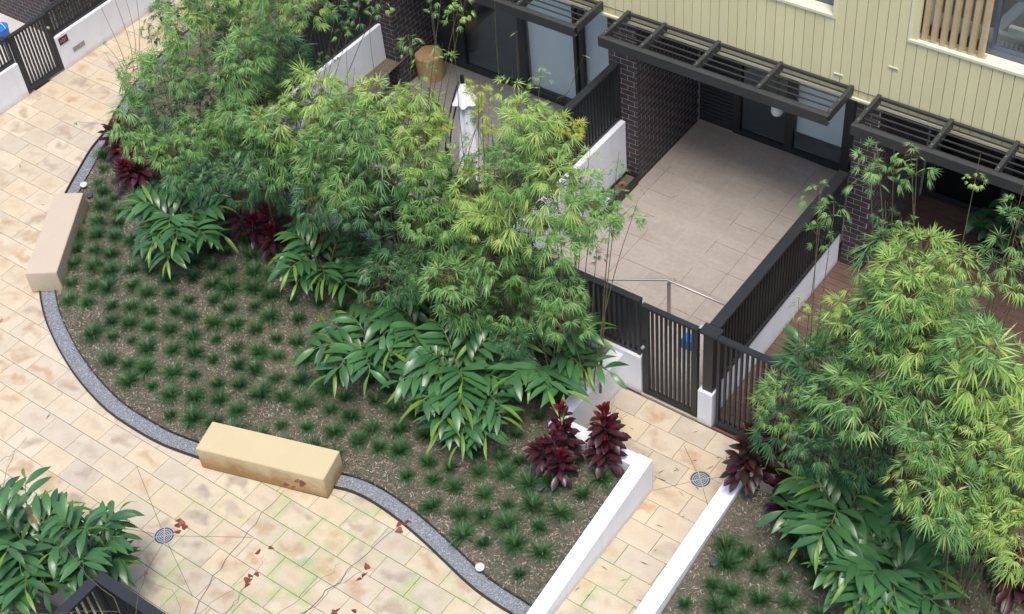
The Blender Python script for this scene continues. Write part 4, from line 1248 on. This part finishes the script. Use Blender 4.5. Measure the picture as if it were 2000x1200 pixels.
clump('bamboo clump with bright yellow leaves before the closed parasol', (800, 540), sample(PC1, 42, 35, yA, mf(.3, 2.3)) + yel([(835, 205, .65), (850, 240, .7), (835, 275, .6), (905, 335, .5), (808, 355, .4)], 11.8), yb=11.6)
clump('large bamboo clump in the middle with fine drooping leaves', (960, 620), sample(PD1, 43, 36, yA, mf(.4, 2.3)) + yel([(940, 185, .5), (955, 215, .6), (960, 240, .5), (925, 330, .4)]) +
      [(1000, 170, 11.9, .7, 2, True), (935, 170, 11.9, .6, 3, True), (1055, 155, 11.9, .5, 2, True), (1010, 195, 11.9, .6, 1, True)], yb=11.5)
clump('open bamboo clump in front of the tiled patio with bare culms', (1090, 620), sample(PD2, 48, 37, yA, mf(.4, 2.1)) +
      [(1110, 245, 11.9, .6, 3, True), (1118, 262, 11.9, .45, 3, True), (1150, 315, 11.9, .7, 2, True), (1205, 400, 11.9, .8, 1, True), (1235, 425, 11.8, .55, 1, True), (1165, 500, 11.8, .5, 0, True), (1205, 330, 11.9, .4, 1, True)], yb=11.5)
PR1 = [(1620, 610), (1680, 540), (1720, 480), (1760, 470), (1780, 640), (1760, 800), (1740, 930), (1620, 930), (1490, 860), (1465, 790), (1520, 730), (1590, 700)]
PR2 = [(1760, 470), (1860, 470), (1920, 540), (1925, 640), (1940, 700), (1900, 780), (1820, 880), (1740, 930), (1760, 800), (1780, 640)]
PR3 = [(1900, 750), (1950, 690), (2010, 680), (2010, 1080), (1900, 1100), (1850, 1050), (1780, 1000), (1770, 920), (1850, 840)]
UNI = [PR1, PR2, PR3, [(2000, 0), (2200, 0), (2200, 1300), (2000, 1300)]]
yR = lambda f: 12.0 - 1.2 * f
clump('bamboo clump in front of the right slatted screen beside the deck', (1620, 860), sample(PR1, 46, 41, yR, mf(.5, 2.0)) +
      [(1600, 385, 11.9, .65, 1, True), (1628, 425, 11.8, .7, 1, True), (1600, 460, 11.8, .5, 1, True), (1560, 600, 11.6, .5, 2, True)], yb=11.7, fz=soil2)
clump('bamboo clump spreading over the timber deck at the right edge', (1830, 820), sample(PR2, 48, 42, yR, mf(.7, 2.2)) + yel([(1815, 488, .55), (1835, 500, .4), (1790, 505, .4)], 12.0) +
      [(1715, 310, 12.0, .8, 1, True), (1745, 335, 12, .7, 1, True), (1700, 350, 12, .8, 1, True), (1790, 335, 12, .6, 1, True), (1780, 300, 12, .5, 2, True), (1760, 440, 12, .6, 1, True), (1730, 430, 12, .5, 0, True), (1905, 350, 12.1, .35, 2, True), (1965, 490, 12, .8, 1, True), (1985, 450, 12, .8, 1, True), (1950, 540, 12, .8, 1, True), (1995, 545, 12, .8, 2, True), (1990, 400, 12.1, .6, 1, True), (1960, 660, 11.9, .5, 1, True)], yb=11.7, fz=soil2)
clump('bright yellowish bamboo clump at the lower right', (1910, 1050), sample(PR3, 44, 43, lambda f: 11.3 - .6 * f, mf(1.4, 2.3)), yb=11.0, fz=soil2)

def whips(label, yb, z0, curves):
    q = at(*curves[0][0][:2], y=yb)
    t = thing('bamboo', label, 'bamboo', (q.x, yb, z0), 'thin bare bamboo shoots')
    for pxs in curves:
        P = [at(a, c, y=yb - .1 * k) - t.location for k, (a, c) in enumerate(pxs)]
        if P[0].z > .3: P = [Vector((P[0].x, P[0].y + .05, 0))] + P
        Q = smooth_line(P, 4); b = MB(); b.tube(Q, [.0075 - .0055 * i / (len(Q) - 1) for i in range(len(Q))], 5); link('culm', b.mesh('culm', CULM), t)
        e = Q[-1]; link('leaf_cluster', TIP, t, e, (0, 0, R(0, 6)), (.8, .8, .8))
    return t


TIP = bamboo_cluster(1234, BAMB[1], 1, .02)
random.seed(4)
whips('thin bare bamboo shoots arching over the walkway at the upper left', 12.0, .4, [[(262, 200), (240, 110), (200, 20), (188, -10)], [(258, 190), (232, 120), (200, 82)], [(262, 210), (235, 150), (205, 104)], [(270, 195), (255, 90), (225, 0), (222, -30)], [(275, 160), (262, 60), (240, -20)], [(268, 215), (235, 170), (192, 155)], [(280, 140), (272, 40), (262, -30)], [(245, 262), (215, 245), (150, 238)]])
whips('two tall bare bamboo shoots crossing the glass doors of the parasol patio', 11.9, .5, [[(905, 300), (893, 160), (886, 60), (889, -20)], [(985, 300), (975, 160), (968, 60), (966, -20)], [(1015, 240), (1012, 150), (1008, 65)], [(1080, 260), (1110, 180), (1140, 110)], [(760, 330), (740, 200), (722, 60), (735, -20)], [(700, 330), (682, 200), (675, 60)]])

# ------------------------------------------------------------------ big-leaf plants
def big_leaf(seed, L, W, mat, cup=.18, droop=.25, name='leaf', prof=(0.10, .55, .90, 1.0, .88, .55, 0.0)):
    random.seed(seed); b = MB()
    n = len(prof)
    for i, w_ in enumerate(prof):
        f = i / (n - 1); x = f * L; z = .06 * L * sin(f * pi) - droop * L * f * f; ww = W * w_ / 2 * R(.95, 1.05)
        b.v += [(x, ww, z + cup * ww), (x, 0, z), (x, -ww, z + cup * ww)]
    for i in range(n - 1):
        a = i * 3
        b.f += [(a, a + 3, a + 4, a + 1), (a + 1, a + 4, a + 5, a + 2)]; b.m += [0, 0]
    return b.mesh(name, mat, True)


GL = [big_leaf(s, .41, .112, GING, .2, .22) for s in (1, 2, 3)]; GLY = [big_leaf(s, .42, .09, GINGY) for s in (4,)]


def basis(d, up):
    x = d.normalized(); y = up.cross(x)
    if y.length < .05: y = Vector((0, 1, 0)).cross(x)
    y.normalize(); z = x.cross(y); return Matrix((x, y, z)).transposed()


def ginger(label, x, y, z, fronds, scale=1.0, grp='broad leaved ginger plants', cat='ginger plant'):
    t = thing('ginger_plant', label, cat, (x, y, z), grp)
    for (az, H_, reach, lean) in fronds:
        az = radians(az); h = Vector((cos(az), sin(az), 0))
        P0 = Vector((h.x * .05, h.y * .05, 0)); P1 = h * reach * .22 + Vector((0, 0, H_ * 1.05)); P2 = h * reach * .86 + Vector((0, 0, H_ * (1.08 - lean)))
        def C(f): return P0 * (1 - f) ** 2 + P1 * 2 * f * (1 - f) + P2 * f * f
        pts = [C(i / 9) for i in range(10)]
        b = MB(); b.tube(pts, [.013 * scale - .008 * scale * i / 9 for i in range(10)], 5); st = link('stem', b.mesh('stem', GSTEM), t)
        n = random.randint(11, 14)
        for k in range(n):
            f = .28 + .72 * k / (n - 1); p_ = C(f); d = (C(min(1, f + .03)) - C(f - .03)).normalized()
            side = d.cross(Vector((0, 0, 1))).normalized() * (1 if k % 2 else -1)
            fw = .45 + .35 * f if k < n - 1 else 3.0
            ld = (side + d * fw + Vector((0, 0, R(-.2, .28)))).normalized()
            up = Vector((0, 0, 1)) + side * .15 + Vector((R(-.25, .25), R(-.25, .25), 0))
            s = scale * R(.85, 1.12) * (1 - .25 * abs(f - .65))
            young = k == n - 1 and random.random() < .75 or random.random() < .05
            o = link('leaf', random.choice(GLY if young else GL), st)
            o.matrix_local = Matrix.Translation(p_) @ basis(ld, up).to_4x4() @ Matrix.Diagonal((s, s * (.7 if young else 1), s, 1))
    return t


def gplace(px, py, zc, label, azs, fz, scale=1.0, H_=(.8, 1.2), reach=(.65, 1.05), seed=0):
    random.seed(seed); q = at(px, py, z=zc); z0 = fz(q.x, q.y) if fz else .1
    fr = [(a + R(-9, 9), R(*H_) * k_, R(*reach) * (1.0 if k_ < 1.1 else .7), R(.05, .40)) for a in azs for k_ in (1.0, 1.25) if k_ == 1.0 or random.random() < .2]
    ginger(label, q.x, q.y, z0, fr, scale)


allround = [195, 215, 232, 250, 268, 286, 304, 322, 342, 10, 60, 110, 160, 178, 30, 85, 135, 240, 275, 300]
gplace(368, 472, .75, 'ginger plant with broad leaves behind the pale bench and left red cordyline', allround, soil1, 1.0, (.8, 1.15), (.6, 1.05), 1)
gplace(640, 550, .7, 'ginger plant with broad leaves at the middle of the bed edge', [180, 205, 230, 255, 280, 310, 340, 150, 30, 90], soil1, .95, (.65, 1.0), (.55, .9), 2)
gplace(740, 700, .65, 'ginger plant with drooping fronds over the grass tufts', [170, 195, 215, 235, 255, 275, 300, 330, 90, 20], soil1, 1.05, (.7, 1.0), (.7, 1.1), 3)
gplace(905, 755, .75, 'largest ginger plant in the middle foreground of the bed', allround + [240, 262, 282], soil1, 1.1, (.8, 1.1), (.7, 1.15), 4)
gplace(930, 815, .6, 'ginger plant hanging low in front of the largest one above the grass tufts', [215, 240, 262, 280, 300, 325, 190, 345], soil1, 1.0, (.6, .85), (.5, .85), 16)
gplace(835, 655, .9, 'ginger plant tucked under the middle bamboo behind the largest ginger plant', [180, 205, 230, 255, 280, 305, 150, 330, 100], soil1, 1.05, (.9, 1.2), (.55, .95), 15)
gplace(1075, 720, .95, 'ginger plant reaching over the pale wall beside the gate', [200, 230, 255, 280, 300, 325, 345, 5, 40, 100, 150], soil1, 1.08, (.9, 1.25), (.65, 1.15), 5)
gplace(1640, 1040, .85, 'ginger plant below the right bamboo beside the bronze cordylines', [180, 205, 230, 255, 280, 305, 140, 110, 60, 330, 10], soil2, 1.1, (.8, 1.2), (.55, .95), 6)
gplace(1720, 1150, .75, 'ginger plant at the bottom edge below the bright bamboo', allround, soil2, 1.05, (.7, 1.05), (.6, 1.0), 7)
gplace(70, 1090, .9, 'ginger plant in the lower left corner above the dark fence', allround + [45, 75, 300], None, 1.05, (1.0, 1.6), (.5, 1.0), 8)
gplace(175, 1080, 1.1, 'ginger plant leaning over the dark fence rail at lower left', [0, 25, 50, 80, 110, 150, 330, 300, 270, 200, 15], None, 1.0, (1.1, 1.6), (.4, .8), 9)
gplace(1550, 725, .8, 'single young ginger plant between the white deck wall and the bamboo', [330, 90, 20, 270], soil2, .8, (.6, .85), (.25, .4), 10)

CP = (.16, .34, .62, .90, 1.0, .80, .05)
CLD = [big_leaf(s, .30, .105, CORD, .35, .14, 'leaf', CP) for s in (11, 12)]; CLR = [big_leaf(s, .27, .088, CORDR, .5, .02, 'leaf', CP) for s in (13,)]; CLB = [big_leaf(s, .31, .105, CORDB, .35, .14, 'leaf', CP) for s in (14, 15)]


def cordyline(label, px, py, zc, heads, fz, dark=CLD, red=.35, seed=0, scale=1.0):
    random.seed(seed); q = at(px, py, z=zc); z0 = fz(q.x, q.y)
    t = thing('cordyline', label, 'cordyline', (q.x, q.y, z0), 'purple and red leaved cordylines')
    for (dx, dy, h) in heads:
        top = Vector((dx, dy, h)); b = MB(); b.tube([(dx * .2, dy * .2, 0), (dx * .7, dy * .7, h * .5), (dx, dy, h)], [.014, .012, .01], 6); link('stem', b.mesh('stem', BARK), t)
        n = 30
        for k in range(n):
            f = k / (n - 1); a = k * 2.4 + R(-.35, .35); el = -.45 + 1.8 * f + R(-.2, .2)
            p_ = Vector((dx, dy, h * (.42 + .58 * f))); d = Vector((cos(a) * cos(el), sin(a) * cos(el), sin(el)))
            isred = f > 1 - red * 1.15 and random.random() < .75
            s = scale * R(.85, 1.15) * (1 - .25 * f)
            o = link('leaf', random.choice(CLR if isred else dark), t); up = Vector((0, 0, 1)) if el < 1.1 else -Vector((cos(a), sin(a), 0))
            o.matrix_local = Matrix.Translation(p_) @ basis(d, up).to_4x4() @ Matrix.Diagonal((s, s, s, 1))
    return t


cordyline('dark purple cordyline at the left tip of the bed by the gravel end', 240, 255, .8, [(0, 0, .7), (.25, .1, .85), (-.18, -.1, .6), (.1, -.2, .5)], soil1, red=.12, seed=1, scale=1.15)
cordyline('low cordyline with one bright red shoot under the upper left bamboo', 255, 322, .5, [(0, 0, .55), (.2, -.25, .45), (.35, -.1, .5)], soil1, red=.4, seed=2, scale=1.15)
cordyline('red cordyline right of the left ginger plant under the bamboo', 480, 462, .7, [(0, 0, .75), (.3, .0, .6)], soil1, red=.4, seed=3)
cordyline('crimson cordyline under the bamboo between two ginger plants', 538, 468, .7, [(0, 0, .75), (.2, -.2, .5)], soil1, red=.5, seed=4)
cordyline('small crimson cordyline behind the middle ginger plant', 618, 500, .9, [(0, 0, .95)], soil1, red=.6, seed=5)
cordyline('crimson cordyline in the dark gap below the middle bamboo', 775, 585, .5, [(0, 0, .5), (.2, 0, .5)], soil1, red=.2, seed=6)
cordyline('red cordyline under the bamboo beside the black fence', 1128, 662, 1.0, [(0, 0, .8), (-.25, .0, .7)], soil1, red=.6, seed=7)
cordyline('bushy dark cordyline with red tips left of the white wall end', 1085, 890, .75, [(0, 0, .80), (-.16, -.08, .6), (.16, -.10, .55), (-.03, .26, 1.1), (.02, .2, .8)], soil1, red=.22, seed=8, scale=.95)
cordyline('upright cordyline with a bright red crown at the white wall end', 1183, 860, .9, [(0, 0, 1.05), (0, .02, .72), (.07, -.12, .45)], soil1, red=.36, seed=9, scale=1.12)
cordyline('dark bronze cordyline leaning over the end of the right path wall', 1462, 935, .8, [(0, 0, 1.15), (-.05, -.05, .75), (.12, .05, .85)], soil2, dark=CLB + CLD, red=0.05, seed=10, scale=1.12)
cordyline('red tipped cordyline behind the bronze one near the slatted screen', 1500, 872, 1.0, [(-.05, 0, 1.15), (.2, 0, .8)], soil2, red=.4, seed=11)
cordyline('dark cordyline with hanging leaves right of the bronze one', 1535, 985, .6, [(0, 0, .6), (.1, -.25, .4)], soil2, dark=CLD, red=.05, seed=12, scale=1.05)
cordyline('dark red cordyline in shade at the lower right corner', 1960, 1130, .5, [(0, 0, .5), (-.35, .1, .45), (.2, -.3, .45)], soil2, red=.35, seed=13, scale=1.2)

# glossy pot plant on the deck
t0 = at(1945, 455, z=.5)
random.seed(77)
t = thing('rubber_plant', 'glossy green leafy plant in a dark pot on the timber deck', 'pot plant', (t0.x, t0.y, .01))
b = MB(); b.lathe([(.16, .0), (.2, .3), (.18, .3), (0, .27)], (t0.x, t0.y, .01), 20, cap0=True); part('pot', b, BLACKP, t, True)
RUB = [big_leaf(31, .24, .12, m_leaf('glossy_leaf', [(0, (.02, .09, .035)), (1, (.06, .18, .06))], .25, .15, .5, .6), .15, .35)]
b = MB()
for k in range(7):
    a = k * .9; e = Vector((cos(a) * .35, sin(a) * .35, R(.6, 1.0))); s0 = Vector((0, 0, .28)); b.tube([s0, s0.lerp(e, .5) + Vector((0, 0, .1)), e], .009, 5)
    for j in range(9):
        f = .3 + .7 * j / 8; p_ = s0.lerp(e, f) + Vector((0, 0, .1 * sin(f * pi))); aa = R(0, 6.28)
        o = link('leaf', RUB[0], t); s = R(.8, 1.2); o.matrix_local = Matrix.Translation(p_) @ basis(Vector((cos(aa), sin(aa), R(-.2, .6))), Vector((0, 0, 1))).to_4x4() @ Matrix.Diagonal((s, s, s, 1))
link('stem', b.mesh('stem', GSTEM), t)

random.seed(55); b = MB()
for k in range(110):
    r_ = random.random()
    if r_ < .12: x, y = -11.0 + abs(random.gauss(0, .7)), R(12.8, 17.5)
    elif r_ < .6: x, y = R(-8.4, -5.9), R(8.5, 12.2)
    elif r_ < .8: x, y = R(-7.0, -3), R(12.8, 16)
    else: x, y = R(-22, -12), R(6.5, 12)
    if inpoly(x, y, BED1) or (-7.31 < x < -7.06 and y < 10.95) or (-6.08 < x < -5.82 and y < 11.36) or x > -6.08 and y < 12.3: continue
    a = R(0, 6.28); L = R(.03, .08); w_ = R(.004, .009); c, s_ = cos(a), sin(a); z = .012
    b.face([(x - c * L, y - s_ * L, z), (x + s_ * w_, y - c * w_, z + .006), (x + c * L, y + s_ * L, z + R(0, .01)), (x - s_ * w_, y + c * w_, z + .004)])
o = part('fallen_leaves', b, DRYLF, None); tag(o, 'dry fallen bamboo leaves scattered on the paving and patio floors', 'fallen leaves', kind='stuff')

# ------------------------------------------------------------------ twigs of the tree beside the camera
TZ = 10.0
root_p = at(300, 1420, z=TZ)
t = thing('bare_tree', 'bare thin twigs with a few red autumn leaves reaching over the walkway', 'tree', (root_p.x, root_p.y, 0))
random.seed(9)
b = MB(); b.tube([(0, 0, 0), (.05, -.03, 4), (-.03, .02, 7.5), (0, 0, TZ - .3)], [.07, .055, .035, .016], 8); link('trunk', b.mesh('trunk', BARK), t)
branches = [
    ([(300, 1420), (380, 1200), (430, 1110), (500, 1020), (555, 958)], .0045), ([(300, 1420), (570, 1215), (650, 1145), (700, 1095), (790, 1020)], .0048), ([(300, 1420), (590, 1200), (650, 1150), (705, 1118)], .0032),
    ([(300, 1420), (262, 1210), (290, 1110), (325, 1050)], .0036), ([(300, 1420), (232, 1195), (160, 1110), (120, 1050)], .005), ([(380, 1200), (440, 1160), (480, 1130)], .002),
    ([(300, 1420), (520, 1220), (620, 1140), (665, 1100)], .0025), ([(300, 1420), (350, 1190), (300, 1140)], .002), ([(232, 1195), (20, 1195), (-60, 1190)], .003), ([(-40, 1100), (15, 920), (52, 855)], .003), ([(-60, 960), (10, 895), (30, 880)], .0025),
    ([(440, 1200), (500, 1120), (515, 1085)], .002), ([(300, 1420), (400, 1230), (450, 1190), (480, 1140)], .003)]
for pxs, r in branches:
    P = [at(a, c, z=TZ) - t.location for a, c in pxs]; Q = smooth_line(P, 5)
    Q = [q + Vector((R(-.012, .012), R(-.012, .012), R(-.01, .01))) if 0 < i < len(Q) - 1 else q for i, q in enumerate(Q)]
    b = MB(); b.tube(Q, [r * .72 * (1 - .55 * i / (len(Q) - 1)) for i in range(len(Q))], 5); link('branch', b.mesh('branch', BARK), t)
lf = MB()
hp = [(0, 0), (-.1, .35), (.05, .62), (.35, .62), (.7, .35), (1.1, 0)]
pts = [(x, y, .12 * abs(y)) for x, y in hp]; low = [(x, -y, .12 * abs(y)) for x, y in hp[1:-1]]
lf.v = [(.1, 0, 0)] + [pts[0]] + pts[1:] + list(reversed(low)); n_ = len(lf.v)
for i in range(1, n_ - 1): lf.f.append((0, i, i + 1)); lf.m.append(0)
lf.f.append((0, n_ - 1, 1)); lf.m.append(0)
lme = lf.mesh('leaf', REDLF)
for px, py in [(560, 950), (578, 938), (585, 945), (570, 955), (780, 1028), (792, 1020), (800, 1018), (785, 1035), (345, 1030), (352, 1040), (357, 1026), (363, 1033), (355, 1018), (508, 1078), (525, 1070), (478, 1135), (490, 1128), (486, 1140), (500, 1125), (706, 1130), (714, 1120), (718, 1112), (648, 1196), (662, 1192), (690, 1196), (62, 1000), (78, 1012), (66, 1022), (287, 1117)]:
    s = R(.030, .043); o = link('leaf', lme, t, at(px, py, z=TZ - .02) - t.location, (R(-.6, .6), R(-.6, .6), R(0, 6.28)), (s, s * .8, s))
print('objects', len(bpy.data.objects))
